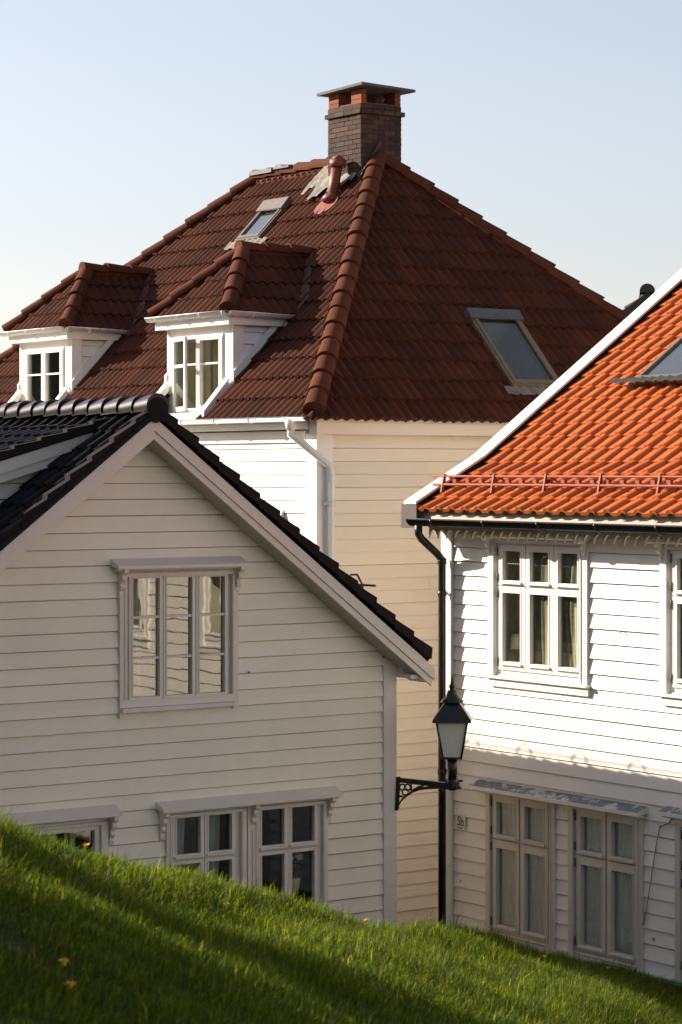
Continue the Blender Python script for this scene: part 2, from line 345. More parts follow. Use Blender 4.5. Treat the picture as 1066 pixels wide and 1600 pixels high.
def curtain(F, s0, s1, z0, z1, d, mat, label, root, waves=5, lean=0.0, amp=.025):
    mb = MB(); n = waves*8; rows = 6; base = len(mb.v)
    for j in range(rows+1):
        z = z0+(z1-z0)*j/rows; sh = lean*(1-j/rows)
        for i in range(n+1):
            t = i/n; mb.v.append(F(s0+(s1-s0)*t*(1-.12*math.sin(math.pi*j/rows))+sh*t, z, -d+amp*math.sin(t*waves*2*math.pi+.4*j)))
    for j in range(rows):
        for i in range(n):
            a = base+j*(n+1)+i; mb.f.append((a, a+1, a+n+2, a+n+1)); mb.sm.append(True)
    o = mb.build('curtain', mat, root); o.parent = None; o.matrix_world = root.o.matrix_basis.copy()
    o.location = W3(*root.org); o.rotation_euler = (0, 0, THETA)
    return tag(o, label, 'curtain', 'curtains behind the windows')
def tiles(mb, O, U, S, ulen, slen, cw, rl, prof, th=0.022, nx=8, jit=0.004, lift=0.0):
    XS = [0, .12, .25, .38, .50, .57, .64, .71, .78, .85, .91, .965, 1.0] if prof in (prof_pan, prof_deep) else None
    if XS: nx = len(XS)-1
    O = Vector(O); U = Vector(U).normalized(); S = Vector(S).normalized(); Nn = U.cross(S).normalized()
    if Nn.z < 0: Nn = -Nn
    nr = math.ceil(slen/rl); nc = math.ceil(ulen/cw)
    for r in range(nr):
        sa = r*rl-0.02; sb = (r+1)*rl+0.03
        for c in range(nc):
            j = random.uniform(-jit, jit); j2 = random.uniform(-jit, jit); ds = random.uniform(-.006, .006); i = len(mb.v)
            for k in range(nx+1):
                x = XS[k] if XS else k/nx; h = prof(x); p = O+U*((c+x)*cw)
                mb.v.append(tuple(p+S*(sa+ds)+Nn*(h+th+lift+j)))
            for k in range(nx+1):
                x = XS[k] if XS else k/nx; h = prof(x); p = O+U*((c+x)*cw)
                mb.v.append(tuple(p+S*sb+Nn*(h+lift+j2-.004)))
            for k in range(nx+1):
                x = XS[k] if XS else k/nx; h = prof(x); p = O+U*((c+x)*cw)
                mb.v.append(tuple(p+S*(sa+ds)+Nn*(h+th+lift+j)))
            for k in range(nx+1):
                x = XS[k] if XS else k/nx; h = prof(x); p = O+U*((c+x)*cw)
                mb.v.append(tuple(p+S*(sa+ds+.004)+Nn*(h*.9+lift+j-.012)))
            m = nx+1
            for k in range(nx):
                mb.f.append((i+k, i+k+1, i+m+k+1, i+m+k)); mb.sm.append(True)
                mb.f.append((i+3*m+k, i+3*m+k+1, i+2*m+k+1, i+2*m+k)); mb.sm.append(True)
def caps(mb, p0, p1, r, L, up=(0, 0, 1), taper=.86, arc=200, seg=12, squash=1.0, th=.022):
    p0 = Vector(p0); p1 = Vector(p1); d = (p1-p0); tot = d.length; d.normalize(); upv = Vector(up); upv = (upv-d*upv.dot(d)).normalized(); sd = d.cross(upv)
    n = max(1, round(tot/L)); L = tot/n
    for k in range(n):
        a = p0+d*(k*L-.03); b = p0+d*((k+1)*L+.02); jr = random.uniform(-.004, .004); jz = random.uniform(-.006, .006); tw = random.uniform(-.03, .03)
        rings = []
        for (c, rad, lift) in ((a, r*.80+jr, .012), (a, r+jr, .012), (b, r*taper+jr, -.012)):
            i = len(mb.v); rings.append(i)
            for q in range(seg+1):
                t = R(-arc/2+arc*q/seg)+tw
                mb.v.append(tuple(c+upv*(math.cos(t)*rad*squash+lift+jz)+sd*(math.sin(t)*rad)))
        i = len(mb.v)
        for q in range(seg+1): mb.v.append(mb.v[rings[1]+q])
        if k == 0: mb.f.append(tuple(rings[0]+q for q in range(seg+1))[::-1]); mb.sm.append(False)
        for q in range(seg):
            mb.f.append((rings[0]+q, rings[0]+q+1, rings[1]+q+1, rings[1]+q)); mb.sm.append(False)
            mb.f.append((i+q, i+q+1, rings[2]+q+1, rings[2]+q)); mb.sm.append(True)
def prof_roman(x): return .042*(.5-.5*math.cos(4*math.pi*x))**0.9
def prof_pan(x):
    if x > .97: return -.002
    if x < .50: return .002+.010*(x/.5)**2+.006*math.cos(math.pi*x)
    return .012+.038*math.sin(math.pi*min(1, (x-.50)/.56))**.9
def prof_deep(x): return 1.5*prof_pan(x)
def rect_on(O, U, S, Nn):
    O = Vector(O); U = Vector(U).normalized(); S = Vector(S).normalized(); Nn = Vector(Nn).normalized()
    return lambda s, z, o=0.0: tuple(O+U*s+S*z+Nn*o)
def skylight(root, O, U, S, wd, ln, fmat, hoodmat, label, flash=None, fw=.07, hh=.10, glass='skyglass', flash_mat='lead', hood_len=.14):
    U = Vector(U).normalized(); S = Vector(S).normalized(); Nn = U.cross(S).normalized(); Nn = Nn if Nn.z > 0 else -Nn
    F = rect_on(O, U, S, Nn)
    mb = MB(); plate(mb, F, (0, wd, 0, ln), [(fw, wd-fw, fw, ln-fw)], -.02, hh); sk = mb.build('skylight', fmat, root)
    sk['label'] = label
    m2 = MB(); plate(m2, F, (fw*.6, wd-fw*.6, fw*.6, ln-fw*.6), [(fw*1.35, wd-fw*1.35, fw*1.5, ln-fw*1.5)], .02, hh+.012); m2.build('sash', fmat, root, sk)
    g = MB(); g.quad(F(fw, fw, hh-.015), F(wd-fw, fw, hh-.015), F(wd-fw, ln-fw, hh-.015), F(fw, ln-fw, hh-.015)); g.build('glass_pane', glass, root, sk)
    h = MB(); h.prism([F(-.02, ln-hood_len, hh+.013), F(-.02, ln-hood_len, hh+.035), F(-.02, ln+.02, hh+.05), F(-.02, ln+.03, 0), F(-.02, ln-.01, 0)], U*(wd+.04)); h.build('top_cover', hoodmat, root, sk)
    rm = MB(); rm.quad(F(fw, fw, -.6), F(wd-fw, fw, -.6), F(wd-fw, ln-fw, -.6), F(fw, ln-fw, -.6))
    for (x0, y0, x1, y1) in ((fw, fw, wd-fw, fw), (wd-fw, fw, wd-fw, ln-fw), (wd-fw, ln-fw, fw, ln-fw), (fw, ln-fw, fw, fw)): rm.quad(F(x0, y0, -.6), F(x1, y1, -.6), F(x1, y1, .02), F(x0, y0, .02))
    rm.build('shaft', 'room', root, sk)
    if flash:
        fm = MB(); n = 26; i0 = len(fm.v)
        for j in range(3):
            for i in range(n+1):
                s = flash[0]+(flash[1]-flash[0])*i/n; e = random.uniform(-.006, .008) if j == 0 else 0
                fm.v.append(F(s, -flash[2]*(1-j/2)+e, .085+.012*math.sin(s*2*math.pi/.15)+random.uniform(-.006, .006)))
        for j in range(2):
            for i in range(n): a = i0+j*(n+1)+i; fm.f.append((a, a+1, a+n+2, a+n+1)); fm.sm.append(True)
        fm.build('flashing', flash_mat, root, sk)
    return sk
def gutter(root, pts, r, mat, parent=None, brk=None, joints=True, name='gutter'):
    """half-round open channel along a straight line"""
    p0, p1 = Vector(pts[0]), Vector(pts[1]); d = (p1-p0); L = d.length; d.normalize(); sd = d.cross(Vector((0, 0, 1))); mb = MB()
    seg = 10; rings = []
    for rad, flip in ((r, 0), (r*.9, 1)):
        for P in (p0, p1):
            i = len(mb.v); rings.append(i)
            for q in range(seg+1): t = math.pi*q/seg; mb.v.append(tuple(P+sd*(math.cos(t)*rad)-Vector((0, 0, 1))*(math.sin(t)*rad)))
    for a, b in ((rings[0], rings[1]), (rings[3], rings[2])):
        for q in range(seg): mb.f.append((a+q, a+q+1, b+q+1, b+q)); mb.sm.append(True)
    for a in rings[:2]: mb.f.append(tuple(a+q for q in range(seg+1))); mb.sm.append(False)
    for s_ in (-1, 1): mb.tube([p0+sd*s_*r, p1+sd*s_*r], r*.12, 6)
    g = mb.build(name, mat, root, parent)
    if brk:
        k = brk*.5
        while k < L:
            b = MB(); P = p0+d*k
            b.tube([P+sd*(math.cos(math.pi*q/8)*r*1.1)-Vector((0, 0, 1))*(math.sin(math.pi*q/8)*r*1.1) for q in range(9)], r*.14, 6)
            b.build('gutter_bracket', mat, root, g); k += brk
    return g

# ================================================================== GROUND
def lawn_z(x, y):
    x = np.asarray(x, float); y = np.asarray(y, float)
    xe = np.maximum(x, -9+0*x)
    pl = -1.265 - .355*xe - .1118*y
    yf = np.interp(x, [-6, -2.08, -.57, .32, 1.18, 2.01, 3.36, 6], [13.5, 15, 16.5, 18.5, 21.0, 23.0, 24.3, 26])
    d = np.clip(y-yf, 0, None); drop = np.where(d < 1.2, .22*d*d, .3168+.528*(d-1.2))
    wob = .035*np.sin(1.7*x+.9*y)+.02*np.sin(3.1*x-1.3*y+1)+.012*np.sin(7*x+4*y)
    z = pl+wob-drop; k = .10
    a_ = x*GE1.x+y*GE1.y; b_ = x*GE2.x+y*GE2.y; t_ = np.clip(b_-20.4, 0, 1)*1.0; fl = np.where(a_ > 14.8, -5.22-.95*t_*t_*(3-2*t_), -5.9)
    return np.maximum(z, fl)
mb = MB(); mb.quad((-600, -200, -6.26), (600, -200, -6.26), (600, 1200, -6.26), (-600, 1200, -6.26)); tag(mb.build('ground', 'ground', None), kind='structure')
xs = np.arange(-16, 9.01, .2); ys = np.arange(-2, 29.01, .2); X, Y = np.meshgrid(xs, ys); Z = lawn_z(X, Y)
me = bpy.data.meshes.new('lawn'); nx, ny = len(xs), len(ys)
me.from_pydata(np.stack([X, Y, Z], -1).reshape(-1, 3).tolist(), [], [(j*nx+i, j*nx+i+1, (j+1)*nx+i+1, (j+1)*nx+i) for j in range(ny-1) for i in range(nx-1)])
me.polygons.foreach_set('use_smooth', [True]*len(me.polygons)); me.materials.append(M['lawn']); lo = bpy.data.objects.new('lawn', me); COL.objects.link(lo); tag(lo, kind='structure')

hm = ground_mat('hill_cover', (0.020, 0.035, 0.012), (0.05, 0.06, 0.03), .05)  # unseen hillside, added to cut the low sky glare on panes and tiles
mb = MB(); na = 60; prof_h = []
for i in range(na+1):
    az = R(-24-150*i/na); hh_ = 34*math.sin(math.pi*min(1, (i+1)/12)*.5)*(1+.18*math.sin(i*.5)+.1*math.sin(i*1.3))
    for j, (d_, f_) in enumerate(((110, 0), (135, .45), (165, .8), (200, 1.0), (260, 1.05))):
        mb.v.append((math.sin(az)*d_, math.cos(az)*d_, -6.3+hh_*f_*1.15+random.uniform(-1, 1)*(j > 0)))
for i in range(na):
    for j in range(4): a_ = i*5+j; mb.f.append((a_, a_+5, a_+6, a_+1)); mb.sm.append(True)
tag(mb.build('unseen_hills', hm, None), kind='structure')

# ================================================================== HOUSE A : near gable with black roof
A = Root('gabled_house', 12.33, 20.8, -6.3, 'nearest white gabled house with glossy black tiled roof, left of the street lamp', 'house')
FA = Face('S', 20.8); TA = .7555; RA = 12.33
wins_A = [(12.117, 13.489, -2.30, -0.955), (12.648, 13.589, -4.75, -3.385), (13.658, 14.589, -4.75, -3.385), (10.6, 11.988, -4.6, -3.385)]
mb = MB(); siding(mb, FA, 9.18, 15.31, -6.3, .45, [(w_[0]+.02, w_[1]-.02, w_[2]+.02, w_[3]-.02) for w_ in wins_A], .16, -.107)
zc = .52-.2+.02
nrm = Vector((TA, 0, 1)).normalized(); nrl = Vector((-TA, 0, 1)).normalized()
mb.build('gable_wall', 'wallA', A, clips=[((RA, 20.8, zc), nrm), ((RA, 20.8, zc), nrl)])
mb = MB()
siding(mb, Face('E', 15.45), 20.8, 27, -6.3, -2.0, (), .16, -.107); siding(mb, Face('W', 9.18), -27, -20.8, -6.3, -2.0, (), .16, -.107)
mb.quad((9.18, 27, -5.3), (15.45, 27, -5.3), (15.45, 27, -2), (RA, 27, .4), (9.18, 27, -2))
mb.build('side_walls', 'wallA', A)
mb = MB(); mb.fbox(FA, 15.31, 15.477, -6.3, -1.95, -.02, .035); mb.build('corner_board', 'trimA', A, clips=[((RA, 20.8, zc), nrm)])
def slope_strip(name, mat, dz0, dz1, b0, b1, a_in, a_out, side, root, endcut=True, T=TA, ra=RA, zr=.52):
    """a raking board: dz0..dz1 below the roof line, between b0 and b1"""
    zi = zr-T*abs(a_in-ra); zo = zr-T*abs(a_out-ra); m = MB()
    m.prism([(a_in, b0, zi+dz1), (a_in, b0, zi+dz0), (a_out, b0, zo+dz0), (a_out, b0, zo+dz1)][::(1 if side > 0 else -1)], (0, b1-b0, 0))
    return m.build(name, mat, root)
AR, AL = 15.742, 8.92
for (ao, sd) in ((AR, 1), (AL, -1)):
    slope_strip('barge_board', 'trimA', 0, -.125, 20.45, 20.48, RA, ao, sd, A)
    slope_strip('barge_moulding', 'trimA', -.127, -.205, 20.468, 20.50, RA, ao-.03*sd, sd, A)
    slope_strip('soffit', 'soffit', -.165, -.19, 20.502, 20.83, RA, ao-.05*sd, sd, A)
    slope_strip('roof_deck', 'roomdark', .015, -.10, 20.482, 27.2, RA, ao-.20*sd, sd, A)
mb = MB(); mb.box(15.48, 15.70, 20.52, 27, -2.16, -2.12); mb.build('eave_soffit', 'trimA', A)
mb = MB(); mb.box(15.49, 15.62, 20.7, 20.78, -2.12, -2.02); mb.build('eave_block', 'trimA', A)
# tiles
ln = math.hypot(AR-RA, TA*(AR-RA))
mb = MB()
tiles(mb, (AR-.07, 20.50, .52-TA*(AR-.07-RA)+.03), (0, 1, 0), (-1, 0, TA), 6.7, ln-.1, .245, .30, prof_deep, .026)
sl_l = MB(); tiles(sl_l, (AL+.07, 27.2, .52-TA*(RA-AL-.07)+.03), (0, -1, 0), (1, 0, TA), 6.7, ln-.1, .20, .30, prof_pan, .026)
mb.v, mb.f, mb.sm = mb.v, mb.f, mb.sm
off = len(mb.v); mb.v += sl_l.v; mb.f += [tuple(i+off for i in f) for f in sl_l.f]; mb.sm += sl_l.sm
roofA = mb.build('roof', 'tileA', A)
# verge tiles: downturned side flaps stepping along the rake
mb = MB()
for sd, ao in ((1, AR-.07), (-1, AL+.07)):
    n = 14; L = .30*math.cos(math.atan(TA))
    for k in range(n):
        x1 = ao-sd*k*L; x0 = ao-sd*(k+1)*L
        if sd*(x0-RA) < -.02: x0 = RA
        if sd*(x1-RA) < .08: break
        z1 = .52-TA*abs(x1-RA); z0 = .52-TA*abs(x0-RA); up = .030+random.uniform(-.006, .006)
        mb.prism([(x0, 20.415, z0+.03+.0), (x1, 20.415, z1+.03+up*.6), (x1+sd*.012, 20.415, z1+.135+up), (x0, 20.415, z0+.135-.01)], (0, .10, 0))
mb.build('verge_tiles', 'vergeA', A, roofA)
mb = MB(); caps(mb, (RA, 20.43, .615), (RA, 27.2, .615), .125, .30, taper=.84, arc=220)
rc = mb.build('ridge_cap', 'capA', A, roofA)
mb = MB(); mb.tube([(RA, 20.395, .60), (RA, 20.43, .60)], [.118, .128], 24, smooth=False); mb.build('ridge_end_disc', 'vergeA', A, roofA)
# snow guard on the right slope
mb = MB(); PA = lambda a: .52-TA*(a-RA)+.05
for (a_, dz) in ((14.80, .12), (14.88, .19)): mb.tube([(a_, 20.33 if dz > .15 else 20.45, PA(a_)+dz), (a_, 27, PA(a_)+dz)], .012, 6)
for b_ in (20.62, 21.5, 22.43, 23.33, 24.25, 25.16, 26.1): mb.tube([(14.72, b_, PA(14.72)+.05), (14.78, b_, PA(14.78)+.22), (14.86, b_, PA(14.86)+.28), (14.93, b_, PA(14.93)+.22), (14.92, b_, PA(14.92)+.05)], .012, 6)
mb.build('snow_guard', 'hookdark', A)
# shed dormer on the left slope
dz = lambda a: .095+.285*(a-11.04)
D = MB(); D.prism([(12.2, 21.2, dz(12.2)), (9.5, 21.2, dz(9.5)), (9.5, 21.2, dz(9.5)-.12), (12.2, 21.2, dz(12.2)-.12)], (0, .03, 0)); dm = D.build('shed_dormer', 'trimA', A)
m = MB(); m.prism([(12.0, 21.225, dz(12.0)-.122), (9.5, 21.225, dz(9.5)-.122), (9.5, 21.225, dz(9.5)-.21), (12.0, 21.225, dz(12.0)-.21)], (0, .03, 0)); m.build('lower_barge', 'trimA', A, dm)
m = MB(); tiles(m, (9.45, 24.6, dz(9.45)+.03), (0, -1, 0), (1, 0, .276), 3.4, 2.95, .20, .30, prof_pan, .026)
m.build('dormer_tiles', 'tileA', A, dm, clips=[((12.25, 21, 0), (1, 0, 0)), ((12, 21.21, 0), (0, -1, 0))])
m = MB()
for k in range(10):
    x0 = 9.45+k*.289; x1 = x0+.289
    if x0 > 12.1: break
    m.prism([(x0, 21.165, dz(x0)+.015), (x0, 21.165, dz(x0)+.115), (x1, 21.165, dz(x1)+.085), (x1, 21.165, dz(x1)+.015)], (0, .09, 0))
m.build('verge_tiles', 'vergeA', A, dm)
m = MB(); siding(m, Face('S', 21.4), 9.75, 12.2, -1.8, .35, (), .16, -.107)
m.build('cheek_wall', 'wallA', A, dm, clips=[((11.04, 21, .075-.12), (-.276, 0, 1))])
m = MB(); m.box(9.7, 9.75, 21.4, 24.4, -1.8, -.4); m.build('front_wall', 'wallA', A, dm)
# upper window
def sash_rects(cols, rows, pad): return [((c0-pad, c1+pad, r0-pad, r1+pad), (c0, c1, r0, r1)) for c0, c1 in cols for r0, r1 in rows]
colsU = [(12.275, 12.574), (12.662, 12.952), (13.041, 13.336)]
wA1 = window(FA, A, wins_A[0], sash_rects(colsU, [(-2.205, -1.045)], .04), .075, 'trimA', 'upper gable window with three tall lights of three panes each', drip=False, glass='glassA', muntins=(('h', -1.425), ('h', -1.825)), top_case=.07)
hood(FA, 12.03, 13.53, -.84, .17, .075, .03, 'trimA', A, wA1)
for s_ in (12.13, 13.475): bracket(FA, s_, -.945, 'trimA', A, wA1)
mb = MB()
for k in range(60): mb.fbox(FA, 12.23+k*.0195, 12.241+k*.0195, -.993, -.972, .044, .060)
mb.build('dentil_band', 'trimA', A, wA1)
mb = MB(); mb.prism([FA(12.13, -2.30, .0), FA(12.13, -2.305, .085), FA(12.13, -2.345, .085), FA(12.13, -2.35, .0)], (1.27, 0, 0)); mb.build('sill', 'trimA', A, wA1)
mb = MB(); mb.fbox(FA, 12.117, 12.18, -2.40, -2.302, .0, .044); mb.build('casing_foot', 'trimA', A, wA1); mb = MB(); mb.fbox(FA, 13.43, 13.489, -2.37, -2.302, .0, .044); mb.build('casing_foot', 'trimA', A, wA1)
curtain(FA, 12.22, 12.50, -2.2, -1.0, .16, M['curtain'], 'cream curtain in the left light of the upper gable window', A, 4)
curtain(FA, 12.60, 12.78, -2.2, -1.0, .16, M['curtain'], 'gathered cream curtain in the middle light of the upper gable window', A, 4, -.06)
# lower windows (pair under one hood)
for k, (o_, cs) in enumerate(((wins_A[1], [(12.773, 13.049), (13.147, 13.42)]), (wins_A[2], [(13.782, 14.055), (14.15, 14.428)]))):
    rows = [(-3.79, -3.425), (-4.62, -3.885)]
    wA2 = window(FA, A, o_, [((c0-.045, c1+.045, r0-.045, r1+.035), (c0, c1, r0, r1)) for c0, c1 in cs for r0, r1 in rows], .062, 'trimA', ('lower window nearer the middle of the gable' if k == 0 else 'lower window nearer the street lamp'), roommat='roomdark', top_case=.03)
    if k == 0: first = wA2
hood(FA, 12.54, 14.70, -3.24, .17, .07, .03, 'trimA', A, first)
for s_ in (12.60, 13.66, 14.60): bracket(FA, s_, -3.35, 'trimA', A, first, sc=.95)
mb = MB(); mb.fbox(FA, 13.60, 13.645, -4.7, -3.36, .0, .05); mb.build('mullion_post', 'trimA', A, first)
curtain(FA, 12.75, 13.0, -4.7, -3.4, .2, M['curtaingrey'], 'grey curtain in the lower left gable window', A, 3)
curtain(FA, 13.2, 13.42, -4.7, -3.4, .2, M['curtaingrey'], 'grey curtain folded beside the lower middle mullion', A, 3)
# pot plant behind the lower right window
pp = Root('potted_plant', 14.3, 20.95, -4.35, 'potted plant with a pale bloom behind the lower gable window near the lamp', 'plant')
mb = MB(); mb.tube([(14.3, 20.98, -4.35), (14.3, 20.98, -4.18)], [.06, .085], 14); pot = mb.build('pot', 'room', pp)
mb = MB()
for k in range(70):
    t = random.uniform(0, 6.28); r_ = random.uniform(.02, .11); p = Vector((14.3+r_*math.cos(t), 20.98+.5*r_*math.sin(t), -4.05+random.uniform(-.08, .1))); q = Vector((random.gauss(0, 1), random.gauss(0, 1), random.gauss(0, 1))).normalized()*.03; u = q.orthogonal().normalized()*.012
    mb.quad(p-q, p+u, p+q, p-u)
mb.build('leaves', plain('leaf', (.10, .12, .09), .6), pp)
mb = MB()
for k in range(26):
    t = 6.28*k/26; q = Vector((math.cos(t)*.11, math.sin(t)*.05, random.uniform(-.02, .03))); p = Vector((14.3, 20.94, -3.97)); u = Vector((-math.sin(t), 0, math.cos(t)))*.02
    mb.quad(p, p+q*.5+u, p+q, p+q*.5-u)
mb.build('bloom', plain('pale_petal', (.55, .60, .38), .6), pp)
# far-left lower window
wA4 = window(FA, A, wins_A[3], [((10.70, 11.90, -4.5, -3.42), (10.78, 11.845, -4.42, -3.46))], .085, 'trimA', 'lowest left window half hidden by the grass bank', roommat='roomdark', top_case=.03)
hood(FA, 10.5, 12.08, -3.225, .17, .07, .03, 'trimA', A, wA4); bracket(FA, 12.02, -3.335, 'trimA', A, wA4)
curtain(FA, 11.2, 11.52, -4.5, -3.45, .15, M['curtaingrey'], 'grey brown drawn blind in the lowest left window', A, 1, amp=.004)
curtain(FA, 11.68, 11.74, -4.5, -3.45, .18, M['curtaingrey'], 'narrow grey curtain fold in the lowest left window', A, 1, -.03)
# small nail on the gable
mb = MB(); mb.tube([(13.62, 20.775, -2.02), (13.62, 20.75, -2.02)], .008, 6); mb.build('nail', 'hookdark', A)

# ================================================================== HOUSE B : hipped brown roof behind
B = Root('hipped_house', 20.0, 28.0, -6.3, 'tall white house with brown hipped tile roof, dormers and brick chimney behind the others', 'house')
aW, bW = 17.13, 24.6
mb = MB()
siding(mb, Face('S', bW), 17.3, 24.4, -6.3, .50, (), .16, -.032, .018, joint=4.5, gap=.003)
mb.build('side_wall', 'wallBs', B)
mb = MB(); siding(mb, Face('W', aW), -35.2, -24.78, -6.3, .52, (), .16, -.032, .016)
mb.build('front_wall', 'wallB', B)
mb = MB(); mb.box(17.14, 24.4, 34.9, 35.2, -6.3, .5); mb.box(24.1, 24.4, 24.7, 35, -6.3, .5); mb.build('rear_wall', 'wallB', B)
mb = MB(); mb.box(17.095, 17.34, 24.565, 24.60, -6.3, .46); mb.box(17.095, 17.13, 24.601, 24.79, -6.3, .46); mb.build('corner_board', 'trimB', B)
# cornices
mb = MB(); mb.box(17.0, 24.6, 24.42, 24.59, .455, .60); mb.box(16.97, 24.6, 24.38, 24.58, .602, .665); mb.build('side_cornice', 'wallBs', B)
mb = MB(); mb.box(16.95, 17.12, 24.60, 35.2, .52, .60); mb.box(16.92, 17.12, 24.60, 35.2, .602, .655); mb.box(17.09, 17.13, 24.8, 35.2, .36, .50); mb.build('front_cornice', 'trimB', B)
g = gutter(B, ((16.84, 24.42, .665), (16.84, 35.2, .665)), .055, 'whitemetal', brk=.8)
mb = MB(); P = [(16.84, 24.75, .61), (16.84, 24.75, .45), (16.93, 24.66, .36), (17.24, 24.49, .06), (17.25, 24.48, -.02), (17.25, 24.48, -5.3)]
mb.tube(P, .048, 12); mb.tube([(16.84, 24.75, .64), (16.84, 24.75, .50)], [.085, .05], 12); mb.tube([(17.25, 24.48, -.42), (17.25, 24.48, -.36)], .058, 12); mb.tube([(17.17, 24.5, -.39), (17.27, 24.5, -.39)], .018, 6); mb.build('downpipe', 'whitemetal', B)
for k in range(7):      # hooks along the side cornice
    mb = MB(); a_ = 17.35+k*.82; mb.tube([(a_, 24.36, .655), (a_+.02, 24.33, .64), (a_+.05, 24.34, .625), (a_+.09, 24.37, .632)], .008, 6); mb.build('cornice_hook', 'hookdark', B)
# roof geometry
E0 = (16.9, 24.35, .68); E1 = (24.64, 24.35, .68); AP = (20.44, 27.89, 4.36); FP = (20.44, 30.89, 4.36); E3 = (16.9, 35.5, .68)
SL = Vector((1, 0, 1.04)); SR = Vector((0, 1, 1.0395)); 
mb = MB()
tiles(mb, (16.86, 35.5, .63), (0, -1, 0), SL, 11.2, 5.15,   .30, .365, prof_roman, .036, nx=12)
def plane3(p, q, r, inside):
    n = (Vector(q)-Vector(p)).cross(Vector(r)-Vector(p)).normalized()
    if n.dot(Vector(inside)-Vector(p)) > 0: n = -n
    return (p, n)
up = Vector((0, 0, 1))
CUTL = [(16.0, 18.12, 31.12, 32.49), (16.0, 18.12, 26.87, 28.29), (19.44, 20.00, 29.29, 29.81)]; CUTR = [(20.31, 21.05, 24.8, 25.7)]
c_hip = plane3(E0, AP, Vector(E0)+up, (16.9, 30, 0)); c_far = plane3(E3, FP, Vector(E3)+up, (16.9, 28, 0))
roofB = mb.build('roof', 'tileB', B, clips=[c_hip, c_far, ((20.44, 28, 0), (1, 0, 0))], cuts=CUTL)
mb = MB(); tiles(mb, (16.9, 24.31, .63), (1, 0, 0), SR, 7.9, 5.2,   .30, .365, prof_roman, .036, nx=12)
mb.build('side_slope', 'tileB', B, roofB, clips=[plane3(E0, AP, Vector(E0)+up, (20, 24.4, 0)), plane3(E1, AP, Vector(E1)+up, (20, 24.4, 0))], cuts=CUTR)
mb = MB(); E2 = (24.64, 35.5, .68); mb.quad(E1, E2, FP, AP); mb.quad(E3, FP, E2); mb.build('rear_slopes', 'tileB', B, roofB)
mb = MB(); e = .05
mb.quad((16.95, 24.4, .66), (16.95, 35.4, .66), (20.44, 30.89, 4.29), (20.44, 27.89, 4.29)); mb.quad((16.95, 24.4, .66), (20.44, 27.89, 4.29), (24.5, 24.4, .66)); mb.build('roof_deck', 'roomdark', B, roofB, cuts=CUTL+CUTR)
mb = MB()
caps(mb, (16.93, 24.38, .74), (20.42, 27.85, 4.40), .135, .36, taper=.88, arc=230, squash=1.0)
mb.build('hip_cap', 'capB', B, roofB); mb = MB(); caps(mb, (24.6, 24.38, .73), (20.48, 27.87, 4.40), .12, .40, taper=.86, arc=200); mb.build('hip_cap', 'capB', B, roofB); mb = MB()
caps(mb, (20.44, 30.95, 4.41), (20.44, 28.6, 4.41), .12, .38, taper=.88); mb.build('ridge_cap', 'capB', B, roofB); mb = MB()
caps(mb, (16.95, 35.4, .74), (20.44, 30.9, 4.41), .12, .42, taper=.86)
mb.build('hip_cap', 'capB', B, roofB)
mb = MB()
for p, q in (((16.95, 24.4, .68), (20.42, 27.86, 4.34)), ((24.55, 24.4, .68), (20.48, 27.87, 4.34)), ((20.44, 31, 4.34), (20.44, 27.9, 4.34)), ((16.95, 35.4, .68), (20.44, 30.9, 4.34))): mb.tube([p, q], .085, 8)
mb.build('hip_bedding', 'capB', B, roofB)
mb = MB(); mb.box(20.30, 20.52, 30.35, 30.95, 4.44, 4.50); mb.box(20.30, 20.5, 29.9, 30.3, 4.47, 4.50); mb.tube([(20.4, 30.1, 4.5), (20.4, 30.35, 4.53)], .03, 6); mb.build('ridge_vent', 'lichen', B, roofB, clips=())
mb = MB(); mb.box(18.48, 18.56, 33.3, 33.55, 2.50, 2.58); mb.build('metal_clip', 'lead', B, roofB)
mb = MB(); mb.fbox(rect_on((21.86, 24.906, 1.26), (1, 0, 0), SR, Vector((0, -1.04, 1))), 0, .16, 0, .14, .02, .1); mb.build('vent_tile', 'black', B, roofB)
# chimney
ch0, ch1, cb0, cb1 = 20.1, 20.8, 27.8, 28.6
def bricks(mb, a0, a1, b0, b1, z0, courses, h=.0685, L=.20, sides='SWNE', jo=.006):
    for c in range(courses):
        z = z0+c*h
        for side in sides:
            lo, hi = (a0, a1) if side in 'SN' else (b0, b1); x = lo - (.5*L if c % 2 else 0)
            while x < hi-.01:
                p, q = max(lo, x)+.004, min(hi, x+L)-.004
                jj = random.uniform(0, jo)
                if q-p > .03:
                    if side == 'S': mb.box(p, q, b0-jj, b0+.06, z+.004, z+h-.005)
                    elif side == 'N': mb.box(p, q, b1-.06, b1+jj, z+.004, z+h-.005)
                    elif side == 'W': mb.box(a0-jj, a0+.06, p, q, z+.004, z+h-.005)
                    else: mb.box(a1-.06, a1+jj, p, q, z+.004, z+h-.005)
                x += L
mb = MB(); mb.box(ch0+.006, ch1-.006, cb0+.006, cb1-.006, 3.9, 5.14); chim = mb.build('chimney', 'mortar', B)
mb = MB(); bricks(mb, ch0, ch1, cb0, cb1, 4.03, 14); bricks(mb, ch0, ch1, cb0, cb1, 5.065, 1)
mb.build('brick_stack', 'brick', B, chim)
mb = MB(); bricks(mb, ch0-.035, ch1+.035, cb0-.035, cb1+.035, 4.992, 1, jo=.01); mb.box(ch0-.02, ch1+.02, cb0-.02, cb1+.02, 5.0, 5.056); mb.build('brick_band', 'brick', B, chim)
mb = MB()
